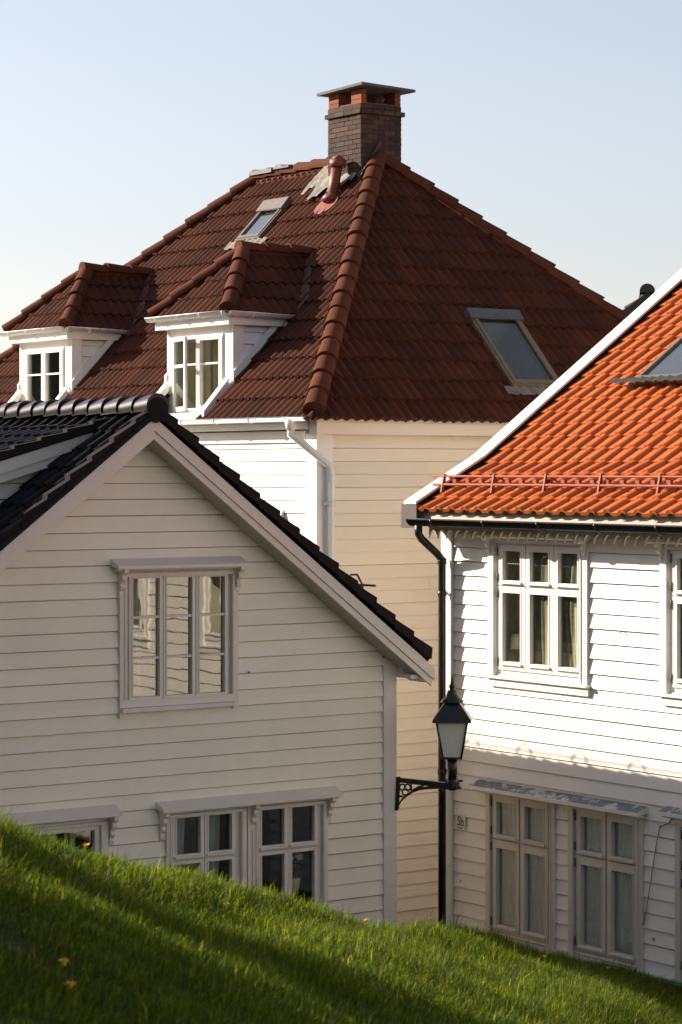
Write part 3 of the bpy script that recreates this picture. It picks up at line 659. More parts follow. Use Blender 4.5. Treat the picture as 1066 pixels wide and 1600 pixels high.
for (p0, p1, q0, q1) in ((ch0, ch0+.106, cb0, 28.05), (ch1-.113, ch1, cb0, 28.09), (ch0, 20.45, 28.345, cb1), (20.64, ch1, 28.2, cb1)):
    for c in range(3): mb.box(p0+.008, p1-.006, q0+.008, q1-.006, 5.138+c*.0665, 5.138+c*.0665+.061)
mb.build('brick_pillars', 'brickred', B, chim)
mb = MB(); mb.box(ch0+.02, ch1-.02, cb0+.02, cb1-.02, 5.142, 5.155)
mb.build('flue_divider', 'concrete', B, chim)
mb = MB()
mb.hexa([(ch0-.10, cb1+.14, 5.335), (ch1+.13, cb1+.14, 5.335), (ch1+.13, cb1+.14, 5.372), (ch0-.10, cb1+.14, 5.372), (ch0-.10, cb0-.16, 5.365), (ch1+.13, cb0-.16, 5.335), (ch1+.13, cb0-.16, 5.372), (ch0-.10, cb0-.16, 5.402)])
mb.build('cap_slab', 'concrete', B, chim)
# crumpled flashing round the chimney foot
mb = MB(); na, nb = 16, 34
for j in range(nb+1):
    for i in range(na+1):
        bb = 27.74+1.28*j/nb; lowe = 19.95+.05*math.sin(j*.7)+.03*math.sin(j*2.3)+(0.10 if j < 8 else 0)-(.12 if 18 < j < 27 else 0); aa = lowe+(20.42-lowe)*i/na
        k = 0; 
        zz = .68+1.04*(aa-16.9)+.15+random.uniform(-.008, .010)+.014*math.sin(j*1.1+i*.4)+(.10 if aa > 20.02 and bb < 28.65 else 0)*(aa-20.02)*3
        mb.v.append((aa, bb, zz))
for j in range(nb):
    for i in range(na): a_ = j*(na+1)+i; mb.f.append((a_, a_+na+1, a_+na+2, a_+1)); mb.sm.append(True)
mb.build('chimney_flashing', 'lead', B, chim)
# flue pipe
mb = MB(); fp = Vector((19.84, 28.16, 3.70)); ft = fp+Vector((.10, -.02, .62))
mb.tube([fp, ft], .078, 16); fl = mb.build('flue_pipe', 'flue', B)
mb = MB(); mb.tube([ft-Vector((0, 0, .06)), ft+Vector((.01, 0, .04))], .118, 18); mb.tube([ft+Vector((.01, 0, .04)), ft+Vector((.015, 0, .11))], [.118, .03], 18); mb.build('pipe_cowl', 'flue', B, fl)
F_ = rect_on(fp+Vector((0, 0, .09)), (0, -1, 0), SL, Vector((-1.04, 0, 1)))
mb = MB(); ring = [(.22*math.cos(t), .20*math.sin(t)-.10) for t in [2*math.pi*k/18 for k in range(18)]]
mb.prism([F_(x, y, 0) for x, y in ring], Vector(F_(0, 0, .02))-Vector(F_(0, 0, 0))); mb.tube([F_(0, 0, .0), F_(0, .07, .07)], [.16, .08], 16); mb.build('pipe_collar', 'flue', B, fl)
# skylights
skylight(B, (19.40, 29.86, .68+1.04*2.50-.02), (0, -1, 0), SL, .62, .79, 'greyframe', 'greyframe', 'small skylight with grey frame on the sunlit slope', flash=(-.12, .85, .16), hood_len=.2, fw=.06)
skylight(B, (20.25, 24.72, .68+1.0395*.37-.02), (1, 0, 0), SR, .86, 1.40, 'bronze', 'lichen', 'large tan framed skylight on the shaded slope', flash=(-.15, .86, .15), fw=.075, glass='darksky')
# dormers
def dormer(b0, b1, label, open_sash):
    af = 17.31; top = 1.90; zb = .80; bc = (b0+b1)/2
    FD = Face('W', af)
    rz = lambda a: .68+1.04*(a-16.9)
    D = MB()      # posts and head of the dormer front
    D.fbox(FD, -b1, -b1+.16, rz(af)-.45, top, -.10, .0); D.fbox(FD, -b0-.17, -b0, rz(af)-.05, top, -.10, .0)
    D.fbox(FD, -b1+.161, -b0-.171, 1.80, top, -.10, -.002); d = D.build('dormer', 'trimB', B); d['label'] = label
    # base blocks where the posts meet the roof
    m = MB(); m.fbox(FD, -b0-.20, -b0+.02, rz(af)-.06, rz(af)+.04, -.06, .035); m.build('post_base', 'trimB', B, d); m = MB(); m.fbox(FD, -b1-.02, -b1+.19, rz(af)-.06, rz(af)+.04, -.06, .035); m.build('post_base', 'trimB', B, d)
    # cheeks
    for (pl, kind) in ((b0, 'S'), (b1, 'N')):
        m = MB(); F2 = Face(kind, pl-.0 if kind == 'S' else pl); s0, s1 = (af+.17, 18.35) if kind == 'S' else (-18.35, -af-.17)
        siding(m, F2, s0, s1, 1.0, top, (), .16, 1.02, .018); 
        m.build('cheek', 'trimB', B, d, clips=[((17.31, 27, rz(17.31)+.05), (1.04, 0, -1))])
        m = MB(); y0, y1 = (pl-.035, pl+.04) if kind == 'S' else (pl-.04, pl+.035); m.box(af, af+.17, y0, y1, rz(af)+.04, top); m.build('corner_post', 'trimB', B, d)
        # raking skirt board along cheek foot
        yb = pl-.075 if kind == 'S' else pl+.03
        m = MB(); m.prism([(af-.02, yb, rz(af)+.0), (18.12, yb, rz(18.12)+.0), (18.12, yb, rz(18.12)+.19), (af-.02, yb, rz(af)+.19)], (0, .045, 0)); m.build('skirt_board', 'trimB', B, d)
        yb2 = pl-.13 if kind == 'S' else pl+.08
        m = MB(); m.prism([(af+.02, yb2, rz(af)+.06), (18.2, yb2, rz(18.2)+.06), (18.2, yb2, rz(18.2)+.085), (af+.02, yb2, rz(af)+.085)], (0, .06, 0)); m.build('side_flashing', 'darklead', B, d)
        # apron board running down to the eave in front of the post
        ya = (pl-.01, pl+.10) if kind == 'S' else (pl-.10, pl+.01)
        m = MB(); m.prism([(16.88, ya[0], rz(16.88)+.02), (16.88, ya[0], rz(16.88)+.12), (af-.05, ya[0], rz(af)+.10), (af-.05, ya[0], rz(af)-.02)], (0, ya[1]-ya[0], 0)); m.build('apron_board', 'trimB', B, d)
    m = MB(); m.hexa([(16.93, b1-.1, .62), (16.93, b0+.1, .62), (17.30, b0+.1, .62), (17.30, b1-.1, .62), (16.90, b1-.1, .72), (16.90, b0+.1, .72), (17.30, b0+.1, .80), (17.30, b1-.1, .80)]); m.build('ledge', 'trimB', B, d)
    # eaves: boxed fascia and gutter
    ov = .13
    m = MB(); m.box(af-ov, 18.25, b0-ov, b0-.001, top, top+.13); m.box(af-ov, 18.25, b1+.001, b1+ov, top, top+.13); m.box(af-ov, af+.1, b0, b1, top+.001, top+.13); m.build('fascia', 'trimB', B, d, clips=[((17.31, 27, rz(17.31)-.02), (1.04, 0, -1))])
    gz = top+.165; o2 = ov+.055
    gutter(B, ((af-o2, b1+o2+.03, gz), (af-o2, b0-o2+.02, gz)), .06, 'whitemetal', d, brk=.55)
    gutter(B, ((af-o2+.02, b0-o2, gz-.002), (18.25, b0-o2, gz-.03)), .058, 'whitemetal', d, brk=.7)
    # hipped roof
    ez = top+.15; q = .16; pk = (18.0, bc, 2.93); rp = (19.15, bc, 2.93); f0 = (af-q, b0-q, ez); f1 = (af-q, b1+q, ez)
    hw = bc-b0+q; T1 = (2.93-ez)/hw; T2 = (2.93-ez)/(18.0-af+q)
    m = MB(); tiles(m, (af-q, b1+q, ez-.01), (0, -1, 0), (1, 0, T2), 2*hw+.05, 1.5, .30, .33, prof_roman, .022, nx=12)
    dr = m.build('dormer_roof', 'tileB', B, d, clips=[plane3(f0, pk, Vector(f0)+up, (af, bc, 0)), plane3(f1, pk, Vector(f1)+up, (af, bc, 0))])
    low = ((17.31, 27, rz(17.31)+.0), (1.04, 0, -1))
    m = MB(); tiles(m, (af-q, b0-q, ez-.01), (1, 0, 0), (0, 1, T1), 2.2, 1.4, .30, .33, prof_roman, .022, nx=12)
    m.build('dormer_side_slope', 'tileB', B, dr, clips=[plane3(f0, pk, Vector(f0)+up, (18.5, b0, 0)), low, ((18, bc, 0), (0, 1, 0))])
    m = MB(); tiles(m, (19.35, b1+q, ez-.01), (-1, 0, 0), (0, -1, T1), 2.2, 1.4, .30, .33, prof_roman, .022, nx=12)
    m.build('dormer_side_slope', 'tileB', B, dr, clips=[plane3(f1, pk, Vector(f1)+up, (18.5, b1, 0)), low, ((18, bc, 0), (0, -1, 0))])
    m = MB(); caps(m, (f0[0]+.02, f0[1]+.02, ez+.05), (pk[0], pk[1], 2.97), .115, .34, taper=.86, arc=220); caps(m, (f1[0]+.02, f1[1]-.02, ez+.05), (pk[0], pk[1], 2.97), .105, .40, taper=.86); caps(m, (pk[0]-.05, pk[1], 2.975), (rp[0], rp[1], 2.975), .105, .36, taper=.86)
    m.build('dormer_ridge_cap', 'capB', B, dr)
    m = MB()
    for p, q_ in ((f0, pk), (f1, pk), (pk, (rp[0]-.1, rp[1], rp[2]))): m.tube([Vector(p)+Vector((.06, 0, .0)), Vector(q_)], .07, 8)
    m.build('ridge_bedding', 'capB', B, dr)
    # valley flashing
    m = MB(); m.prism([(18.22, b0-q-.02, rz(18.22)+.045), (18.40, b0-q-.02, rz(18.40)+.045), (19.08, bc-.08, rz(19.08)+.045), (18.98, bc-.08, rz(18.98)+.045)], (0, 0, .015)); m.build('valley_flashing', 'flashbrown', B, d)
    # window
    s0, s1 = -b1+.17, -b0-.18
    mid = (s0+s1)/2; g1 = 1.10+.35
    if not open_sash:
        cols = [(s0+.09, mid-.06), (mid+.06, s1-.09)]
        sashes = [((c0-.05, c1+.055, .82, 1.775), (c0, c1, .88, 1.73)) for c0, c1 in cols]
        wn = window(FD, B, (s0, s1, .79, 1.80), sashes, .035, 'trimB', drip=False, muntins=(('h', 1.42),), rd=1.2, roommat='roomdark', casing_o=.02)
    else:
        s0n = s0+.02
        cols = [(mid+.055, s1-.085)]
        sashes = [((cols[0][0]-.055, cols[0][1]+.06, .82, 1.775), (cols[0][0], cols[0][1], .88, 1.73))]
        wn = window(FD, B, (s0, s1, .79, 1.80), [sashes[0], ((s0+.03, mid-.01, .82, 1.775), (s0+.05, mid-.03, .84, 1.755))], .035, 'trimB', drip=False, muntins=(('h', 1.42),), rd=1.2, roommat='room', casing_o=.02)
        # left casement swung outwards
        Fo = rect_on(Vector(FD(s0+.015, .80, .03)), Vector(FD(.97, 0, .26))-Vector(FD(0, 0, 0)), (0, 0, 1), Vector(FD(-.26, 0, .97))-Vector(FD(0, 0, 0)))
        m = MB(); plate(m, Fo, (0, .56, 0, .98), [(.05, .51, .06, .58), (.05, .51, .62, .93)], -.02, .02); 
        plate(m, lambda s, z, o: Fo(s, z, -o), (0, .56, 0, .98), [(.05, .51, .06, .58), (.05, .51, .62, .93)], .0, .02)
        cs = m.build('open_casement', 'trimB', B, d)
        m = MB(); m.quad(Fo(.04, .05, 0), Fo(.52, .05, 0), Fo(.52, .94, 0), Fo(.04, .94, 0)); m.build('glass_pane', 'glass', B, cs)
    wn.parent = d
    wn['label'] = 'white cross-barred dormer window' if not open_sash else 'dormer window with one casement swung open'
    for c in list(wn.children):                    # keep the tree three levels deep
        c.parent = d
    return d
dormer(31.05, 32.56, 'left dormer with closed white window', False)
dormer(26.80, 28.36, 'right dormer with an open white casement', True)
FDC = Face('W', 17.31)
curtain(FDC, -27.75, -27.55, .85, 1.75, .35, M['curtain'], 'cream curtain hanging in the open dormer window', B, 3)
curtain(FDC, -27.38, -27.24, .85, 1.75, .2, M['curtain'], 'pale curtain strip in the middle of the open dormer window', B, 2)
# wedge shaped vent hood on the front wall
mb = MB(); mb.prism([(17.12, 25.42, -.46), (17.02, 25.42, -.60), (17.12, 25.42, -.66)], (0, -.12, 0)); mb.build('wall_vent', 'lowtrim', B)

# ================================================================== HOUSE C : orange roof on the right
C = Root('orange_roofed_house', 17.25, 18.0, -5.2, 'white weatherboard house with bright orange pantile roof and black gutter on the right', 'house')
FC = Face('W', 17.25); sC = lambda b: -b
up_w = [(21.393, 19.724), (18.60, 16.93), (15.9, 14.2), (12.9, 11.2)]
zU0, zU1 = -2.27, -.745
lowo = [(21.438, 20.255), (20.034, 18.863), (18.38, 17.2), (15.8, 14.6), (13.0, 11.8)]
zL0, zL1 = -5.127, -3.56
holes = [(-b0+.03, -b1-.03, zU0+.03, zU1-.03) for b0, b1 in up_w]+[(-b0+.02, -b1-.02, zL0+.02, zL1-.03) for b0, b1 in lowo]
mb = MB(); siding(mb, FC, -22.04, -9.0, -6.3, -.55, holes, .16, -.85, .024, joint=3.2); mb.build('front_wall', 'wallC', C)
mb = MB(); siding(mb, Face('N', 22.2), -27.0, -17.4, -6.3, 3.4, (), .16, -.85, .024)
gT = .705
mb.build('gable_wall', 'wallC', C, clips=[((17.25, 22, -.35), Vector((-gT, 0, 1))), ((26.8, 22, -.35), Vector((gT, 0, 1)))])
mb = MB(); mb.box(17.3, 27, 9.0, 9.02, -6.3, 0); mb.box(26.98, 27, 9.02, 22.1, -6.3, 0); mb.build('rear_wall', 'wallC', C)
mb = MB(); mb.box(17.205, 17.245, 22.05, 22.24, -6.3, -.62); mb.box(17.25, 17.40, 22.205, 22.24, -6.3, -.62); mb.build('corner_board', 'trimC', C)
mb = MB(); mb.box(17.20, 17.24, 9, 22.0, -6.3, -5.15); mb.build('plinth_board', 'lowtrim', C)
# roof: kicked eave then main slope
ea, ez = 16.84, -.44; ka, kz = 17.845, .09; ridge_a = 22.2; rz_ = kz+.705*(ridge_a-ka)
lk = math.hypot(ka-ea, kz-ez); Sk = Vector((ka-ea, 0, kz-ez)).normalized(); Sm = Vector((1, 0, .705)).normalized(); lm = (ridge_a-ka)*math.hypot(1, .705)
mb = MB(); tiles(mb, (ea, 22.20, ez), (0, -1, 0), Sk, 13.4, lk-.02, .235, lk/4.0, prof_pan, .028, nx=10, jit=.003)
o_ = Vector((ea, 22.20, ez))+Sk*(lk/4.0*4)
tiles(mb, (ka, 22.20, kz), (0, -1, 0), Sm, 13.4, lm, .235, .256, prof_pan, .028, nx=10, jit=.003)
roofC = mb.build('roof', 'tileC', C, clips=[((ridge_a, 0, 0), (1, 0, 0))], cuts=[(19.08, 20.0, 20.26, 20.92)])
mb = MB(); mb.quad((ridge_a, 22.4, rz_), (27.3, 22.4, rz_-.705*5.1), (27.3, 8.8, rz_-.705*5.1), (ridge_a, 8.8, rz_)); mb.build('rear_slope', 'tileC', C, roofC)
mb = MB(); mb.prism([(ea+.08, 22.38, ez-.03), (ka, 22.38, kz-.03), (ridge_a, 22.38, rz_-.03), (ridge_a, 22.38, rz_-.14), (ka, 22.38, kz-.14), (ea+.08, 22.38, ez-.12)], (0, -13.4, 0)); mb.build('roof_deck', 'soffit', C, roofC, cuts=[(19.08, 20.0, 20.26, 20.92)])
mb = MB(); caps(mb, (ridge_a, 22.4, rz_+.05), (ridge_a, 8.8, rz_+.05), .12, .36); mb.build('ridge_cap', 'tileC', C, roofC)
# barge boards and top board
def rakeC(name, mat, off0, off1, b0, b1, a_start=ea, par=None):
    m = MB()
    for (p, q) in (((a_start, ez), (ka, kz)), ((ka, kz), (ridge_a, rz_))):
        m.prism([(p[0], b0, p[1]+off0), (q[0], b0, q[1]+off0), (q[0], b0, q[1]+off1), (p[0], b0, p[1]+off1)], (0, b1-b0, 0))
    return m.build(name, mat, C, par)
bgb = rakeC('barge_top_board', 'weather', .075, .105, 22.23, 22.46)
rakeC('barge_board', 'lowtrim', -.20, .074, 22.42, 22.45, par=bgb)
rakeC('barge_flashing', 'vergeA', .0, .074, 22.235, 22.26, par=bgb)
mb = MB(); mb.box(16.80, 16.838, 22.17, 22.455, -.64, -.37); mb.build('barge_end_board', 'hookdark', C, bgb)
# fascia, soffit, scalloped frieze
mb = MB(); mb.box(16.90, 16.93, 9, 22.41, -.56, -.43); mb.box(16.93, 17.24, 9, 22.41, -.585, -.565); mb.build('fascia', 'soffit', C)
mb = MB(); sp = .156; n = int(13.2/sp); b = 22.17
for k in range(n):
    pts = []
    for q in range(13): t = q/12; pts.append((16.98, b-sp*t, -.655-.095*(1-abs(math.sin(math.pi*t))**.6)))
    pts += [(16.98, b-sp, -.586), (16.98, b, -.586)]
    mb.prism(pts, (.022, 0, 0)); b -= sp
fz = mb.build('scalloped_frieze', 'soffit', C)
mb = MB()
for k in range(n): mb.tube([(16.977, 22.17-sp*k, -.625), (16.985, 22.17-sp*k, -.625)], .010, 6)
mb.build('frieze_holes', 'hookdark', C, fz)
g = gutter(C, ((16.83, 22.30, -.535), (16.83, 9.0, -.545)), .080, 'black', brk=.92)
mb = MB(); P = [(16.83, 22.17, -.58), (16.83, 22.17, -.70), (16.88, 22.18, -.76), (17.06, 22.12, -.93), (17.12, 22.11, -1.0), (17.12, 22.11, -5.2)]
mb.tube(P, .045, 12)
dp = mb.build('downpipe', 'black', C)
for z_ in (-1.38, -3.4): 
    mb = MB(); mb.tube([(17.12, 22.11, z_-.03), (17.12, 22.11, z_+.03)], .052, 12); mb.tube([(17.12, 22.11, z_), (17.22, 22.13, z_)], .012, 6); mb.build('pipe_clamp', 'black', C, dp)
mb = MB(); mb.tube([(17.12, 22.11, -1.05), (17.12, 22.11, -.98)], .052, 12); mb.build('pipe_socket', 'black', C, dp)
# snow guard
mb = MB(); ga = 17.18; gz = ez+(ga-ea)*(kz-ez)/(ka-ea)+.06
mb.tube([(ga-.015, 22.33, -.145), (ga-.015, 9, -.145)], .014, 8); mb.tube([(ga+.01, 22.36, -.052), (ga+.01, 9, -.052)], .013, 8); sg = mb.build('snow_guard', 'orangemetal', C)
for b_ in (22.151, 21.252, 20.366, 19.476, 18.567, 17.67, 16.77):
    m = MB(); m.hexa([(ga-.01, b_+.012, -.235), (ga-.01, b_-.012, -.235), (ga+.03, b_-.012, -.030), (ga+.03, b_+.012, -.030), (ga-.05, b_+.012, -.235), (ga-.05, b_-.012, -.235), (ga-.005, b_-.012, -.022), (ga-.005, b_+.012, -.022)])
    m.hexa([(ga+.031, b_+.010, -.045), (ga+.031, b_-.010, -.045), (ga+.031, b_-.010, -.028), (ga+.031, b_+.010, -.028), (ga+.15, b_+.010, -.11), (ga+.15, b_-.010, -.11), (ga+.15, b_-.010, -.09), (ga+.15, b_+.010, -.09)][::-1])
    m.build('guard_bracket', 'orangemetal', C, sg)
b_ = 22.0
while b_ > 14: m = MB(); m.box(ga+.02, ga+.06, b_-.04, b_+.02, -.125, -.085); m.build('guard_lug', 'orangemetal', C, sg); b_ -= .235
skylight(C, (19.03, 20.98, kz+.705*(19.03-ka)+.08), (0, -1, 0), Sm, .78, 1.25, 'greyframe', 'greyframe', 'grey framed skylight in the orange tiles', flash=(-.34, 1.0, .10), flash_mat='darklead', fw=.05, hh=.05)
# upper windows
def c_up(b0, b1, lab):
    s0 = -b0; d = (b0-b1)
    gx = [(.242, .546), (.710, 1.022), (1.181, 1.499)] 
    gx = [(s0+x0*d/1.669, s0+x1*d/1.669) for x0, x1 in gx]
    sh = []
    for (x0, x1) in gx:
        sh.append(((x0-.09, x1+.055, -1.255, -.80), (x0, x1, -1.20, -.875)))
        sh.append(((x0-.09, x1+.055, -2.185, -1.265), (x0, x1, -2.095, -1.335)))
    sh = [((o[0]+.02, o[1]+.025, o[2], o[3]), g_) for o, g_ in sh]
    wn = window(FC, C, (s0, -b1, zU0, zU1), sh, .112, 'trimC', lab, hinges=True, rd=1.3, top_case=.045, bottom_case=False)
    hood(FC, s0-.15, -b1+.06, -.665, .15, .02, .03, 'trimC', C, wn, topmat='lowtrim')
    for s_ in (s0+.02, -b1-.04): bracket(FC, s_, -.72, 'trimC', C, wn, sc=.85)
    m = MB(); m.prism([FC(s0-.02, -2.255, .0), FC(s0-.02, -2.262, .085), FC(s0-.02, -2.285, .085), FC(s0-.02, -2.29, .0)], Vector(FC(d+.05, 0, 0))-Vector(FC(0, 0, 0))); m.fbox(FC, s0+.03, -b1+.02, -2.375, -2.291, 0, .05); m.build('sill', 'trimC', C, wn)
    return wn
c_up(*up_w[0], 'upper window with six panes above the lamp side pair'); c_up(*up_w[1], 'upper window cut by the photo edge'); c_up(*up_w[2], None); c_up(*up_w[3], None)
def sun_strip(s0, s1, z0, z1, d, lab, waves=3): return curtain(FC, s0, s1, z0, z1, .042, M['curtain'], lab, C, waves, amp=.004)  # sunlit patches of the curtain put in as pale cloth strips
sun_strip(-20.50, -20.36, -2.10, -1.45, .12, 'pale cloth strip standing for sunlight on the curtain in the middle light of the upper right window'); sun_strip(-20.03, -19.90, -2.1, -1.45, .12, 'pale cloth strip standing for sunlight on the curtain in the last light of the upper right window')
sun_strip(-20.25, -20.21, -2.1, -1.45, .12, 'thin pale cloth strip standing for sunlight between two lights of the upper right window', 1)
curtain(FC, -20.78, -19.78, -2.12, -.85, .052, M['sheer'], 'sheer grey green curtain across the two right lights of the upper window', C, 9, amp=.010)
curtain(FC, -21.6, -20.9, -2.15, -.80, .32, M['olive'], 'olive curtain drawn behind the table lamp in the upper right window', C, 5)
curtain(FC, -18.6, -17.0, -2.15, -.80, .052, M['sheer'], 'olive sheer curtain in the upper window cut by the photo edge', C, 12, amp=.010)
tl = Root('table_lamp', 21.0, 0, 0, 'table lamp with a cream drum shade behind the first light of the upper right window', 'lamp') if False else None
tr_ = Root('table_lamp', 17.44, 21.12, -2.2, 'table lamp with cream drum shade standing inside the upper right window', 'lamp')
mb = MB(); mb.tube([(17.44, 21.12, -2.2), (17.44, 21.12, -1.95)], [.05, .012], 12); mb.build('lamp_base', 'hookdark', tr_)
mb = MB(); mb.tube([(17.44, 21.12, -1.96), (17.44, 21.12, -1.80)], [.115, .095], 20, caps=False); mb.build('lamp_shade', plain('cream_shade', (.62, .58, .46), .9), tr_)
# lower windows
def c_low(b0, b1, gx, lab, hinge=True):
    s0, s1 = -b0, -b1; sh = []
    for (x0, x1) in gx:
        sh.append(((-x0-.075, -x1+.06, -4.065, -3.585), (-x0, -x1, -4.016, -3.655)))
        sh.append(((-x0-.075, -x1+.06, -5.075, -4.075), (-x0, -x1, -5.015, -4.165)))
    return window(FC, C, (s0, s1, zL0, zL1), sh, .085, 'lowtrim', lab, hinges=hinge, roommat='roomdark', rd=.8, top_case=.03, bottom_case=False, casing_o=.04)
wl = c_low(*lowo[0], [(21.258, 20.935), (20.77, 20.446)], 'lower window next to the house number')
wl2 = c_low(*lowo[1], [(19.837, 19.511), (19.35, 19.023)], 'lower window beside the hanging cable')
for b0, b1 in lowo[2:]: 
    wz = c_low(b0, b1, [(b0-.18, b0-.5), (b0-.66, b0-.99)], None); hood(FC, -b0-.13, -b1+.1, -3.395, .17, .05, .035, 'trimC', C, wz, topmat='peel')
hood(FC, -21.60, -18.81, -3.445, .17, .055, .035, 'trimC', C, wl, topmat='peel')
mb = MB(); mb.fbox(FC, -21.44, -18.86, -5.19, -5.128, 0, .075); mb.build('sill', 'lowtrim', C, wl)
mb = MB(); mb.fbox(FC, -18.38, -17.2, -5.19, -5.128, 0, .075); mb.build('sill', 'lowtrim', C, wz)
for (bb0, bb1, l_) in ((21.3, 20.9, 'leftmost'), (20.8, 20.42, 'second'), (19.87, 19.5, 'third'), (19.38, 19.0, 'fourth')):
    curtain(FC, -bb0-.02, -bb1+.06, -5.1, -3.6, .055, M['curtaingrey'], l_+' of the four grey curtains behind the lower right windows', C, 5, amp=.010)
# house number
plq = MB(); plq.fbox(FC, -21.981, -21.806, -4.04, -3.875, .028, .034); hn = plq.build('number_plate', plain('cream_enamel', (.62, .58, .52), .4), C)
fc = bpy.data.curves.new('number_text', 'FONT'); fc.body = '5b'; fc.size = .15; fc.extrude = .0015; fc.align_x = 'CENTER'; fc.align_y = 'CENTER'; fc.space_character = .95
fo = bpy.data.objects.new('tmp', fc); COL.objects.link(fo); dg = bpy.context.evaluated_depsgraph_get(); me = bpy.data.meshes.new_from_object(fo.evaluated_get(dg)); bpy.data.objects.remove(fo)
m = MB()
for v in me.vertices: m.v.append(FC(-21.893+v.co.x*.85, -3.952+v.co.y, .036+v.co.z))
for p in me.polygons: m.f.append(tuple(p.vertices)); m.sm.append(False)
m.tube([FC(-21.93, -4.018, .036), FC(-21.89, -4.028, .036), FC(-21.86, -4.016, .036)], .004, 5)
m.build('number_text', plain('dark_enamel', (.06, .06, .07), .4), C, hn)
# cable hanging down the wall
P = [(1060, 1265), (1050, 1280), (1038, 1292), (1035, 1305), (1031, 1330), (1026, 1360), (1020, 1395), (1014, 1430), (1010, 1450)]
pts = [(-18.40, -3.47), (-18.46, -3.56), (-18.60, -3.62), (-18.63, -3.70), (-18.67, -3.86), (-18.71, -4.05), (-18.76, -4.28), (-18.81, -4.50), (-18.85, -4.66)]
mb = MB(); mb.tube([FC(s_, z_, .035) for s_, z_ in pts], .006, 6)
cb = mb.build('cable', 'cable', C); mb = MB(); mb.tube([FC(-18.60, -3.62, .02), FC(-18.60, -3.62, .045)], .012, 6); mb.build('cable_clip', 'cable', C, cb)
for (s_, z_, c_) in ((-19.2, -1.655, 0), (-21.9, -4.62, 1), (-18.7, -4.78, 0)):
    mb = MB(); mb.tube([FC(s_, z_, .02), FC(s_, z_, .05), FC(s_+.02, z_-.02, .05)], .006, 6); mb.build('wall_hook', 'hookdark' if not c_ else 'trimC', C)
# electric loose wire on the wall
# ================================================================== far house
D_ = Root('far_house', 31.05, 33.9, -5.2, 'house behind with a grey tiled roof peeping over the orange roof edge', 'house', rot=THETA-R(42))
X0 = 30.05; zR = 3.28
mb = MB(); mb.box(27.5, 34.6, 34.2, 42, -5.2, 1.6); mb.build('wall', 'wallC', D_)
mb = MB(); tiles(mb, (27.2, 42, zR-.72*(X0+1-27.2)), (0, -1, 0), (1, 0, .72), 8.1, 5.0, .30, .33, prof_roman, .03, nx=8)
rD = mb.build('roof', 'tileD', D_, clips=[((X0+1, 0, 0), (1, 0, 0))])
mb = MB(); mb.prism([(27.2, 33.9, zR-.72*4.0-.15), (27.2, 33.9, zR-.72*4.0+.04), (X0+1, 33.9, zR+.04), (35.2, 33.9, zR-.72*4+.04), (35.2, 33.9, zR-.72*4-.1), (X0+1, 33.9, zR-.12)], (0, .1, 0)); mb.build('verge', 'tileD', D_, rD)
mb = MB(); mb.quad((X0+1, 34, zR), (35.2, 34, zR-2.88), (35.2, 42, zR-2.88), (X0+1, 42, zR)); mb.build('rear_slope', 'tileD', D_, rD)
mb = MB(); caps(mb, (X0+1, 33.9, zR+.05), (X0+1, 42, zR+.05), .14, .36); mb.build('ridge_cap', 'tileD', D_, rD)

# ================================================================== STREET LAMP on the gable corner
LX, LY = (612-533)/3850*25.6, 25.6
class Raw:
    def __init__(s, name, loc, label, cat, rz=0, group=None):
        s.org = Vector((0, 0, 0)); s.o = bpy.data.objects.new(name, None); COL.objects.link(s.o); s.o.location = loc; s.o.rotation_euler = (0, 0, rz); tag(s.o, label, cat, group)
kx = 25.5/3850; lp = W3(15.477, 20.78, 0); lamp = Raw('street_lamp', (lp.x, lp.y-.01, -3.68), 'black lantern street lamp on a scrolled bracket fixed to the gable corner board', 'lamp', R(-7))
zl = lambda v: (737-v)*kx+3.68
Lf = lambda x, z, y=0: (x, -y, z)
# bracket : arm, back plate, arc and trefoil
x_ = lambda u: (u-617)*kx*1.0
mb = MB(); th = .05
mb.prism([Lf(x_(619), zl(1222), -th/2), Lf(x_(690), zl(1228.5), -th/2), Lf(x_(712), zl(1230), -th/2), Lf(x_(712), zl(1240), -th/2), Lf(x_(690), zl(1237), -th/2), Lf(x_(619), zl(1229), -th/2)][::-1], (0, -th, 0)); arm = mb.build('bracket_arm', 'black', lamp)
mb = MB(); mb.prism([Lf(x_(618), zl(1221), -th/2), Lf(x_(624), zl(1221), -th/2), Lf(x_(622), zl(1271), -th/2), Lf(x_(615.5), zl(1271), -th/2)][::-1], (0, -th, 0)); mb.tube([Lf(x_(618.5), zl(1271), .026), Lf(x_(618.5), zl(1271), -.026)], .022, 14); mb.build('back_bar', 'black', lamp, arm)
mb = MB(); arc = [(620, 1268), (626, 1258), (634, 1250), (644, 1243.5), (655, 1239.5), (668, 1237.5), (685, 1236.5)]
for p, q in zip(arc[:-1], arc[1:]): mb.prism([Lf(x_(p[0]), zl(p[1]-2.2), -.02), Lf(x_(q[0]), zl(q[1]-2.2), -.02), Lf(x_(q[0]), zl(q[1]+2.2), -.02), Lf(x_(p[0]), zl(p[1]+2.2), -.02)], (0, -.04, 0))
mb.build('curved_brace', 'black', lamp, arm)
mb = MB()
for (cx_, cy_) in ((627.5, 1237.5), (635.5, 1237.5), (632.0, 1245), ):
    mb.tube([Lf(x_(cx_)+.032*math.cos(t), zl(cy_)+.032*math.sin(t)) for t in [R(25*k) for k in range(15)]], .0095, 6)
mb.tube([Lf(x_(641), zl(1229)), Lf(x_(641.5), zl(1243))], .011, 6); mb.tube([Lf(x_(642), zl(1243)), Lf(x_(652), zl(1237)), Lf(x_(662), zl(1234))], .010, 6)
mb.tube([Lf(x_(622), zl(1252)), Lf(x_(629), zl(1252))], .011, 6)
mb.build('trefoil_tracery', 'black', lamp, arm)
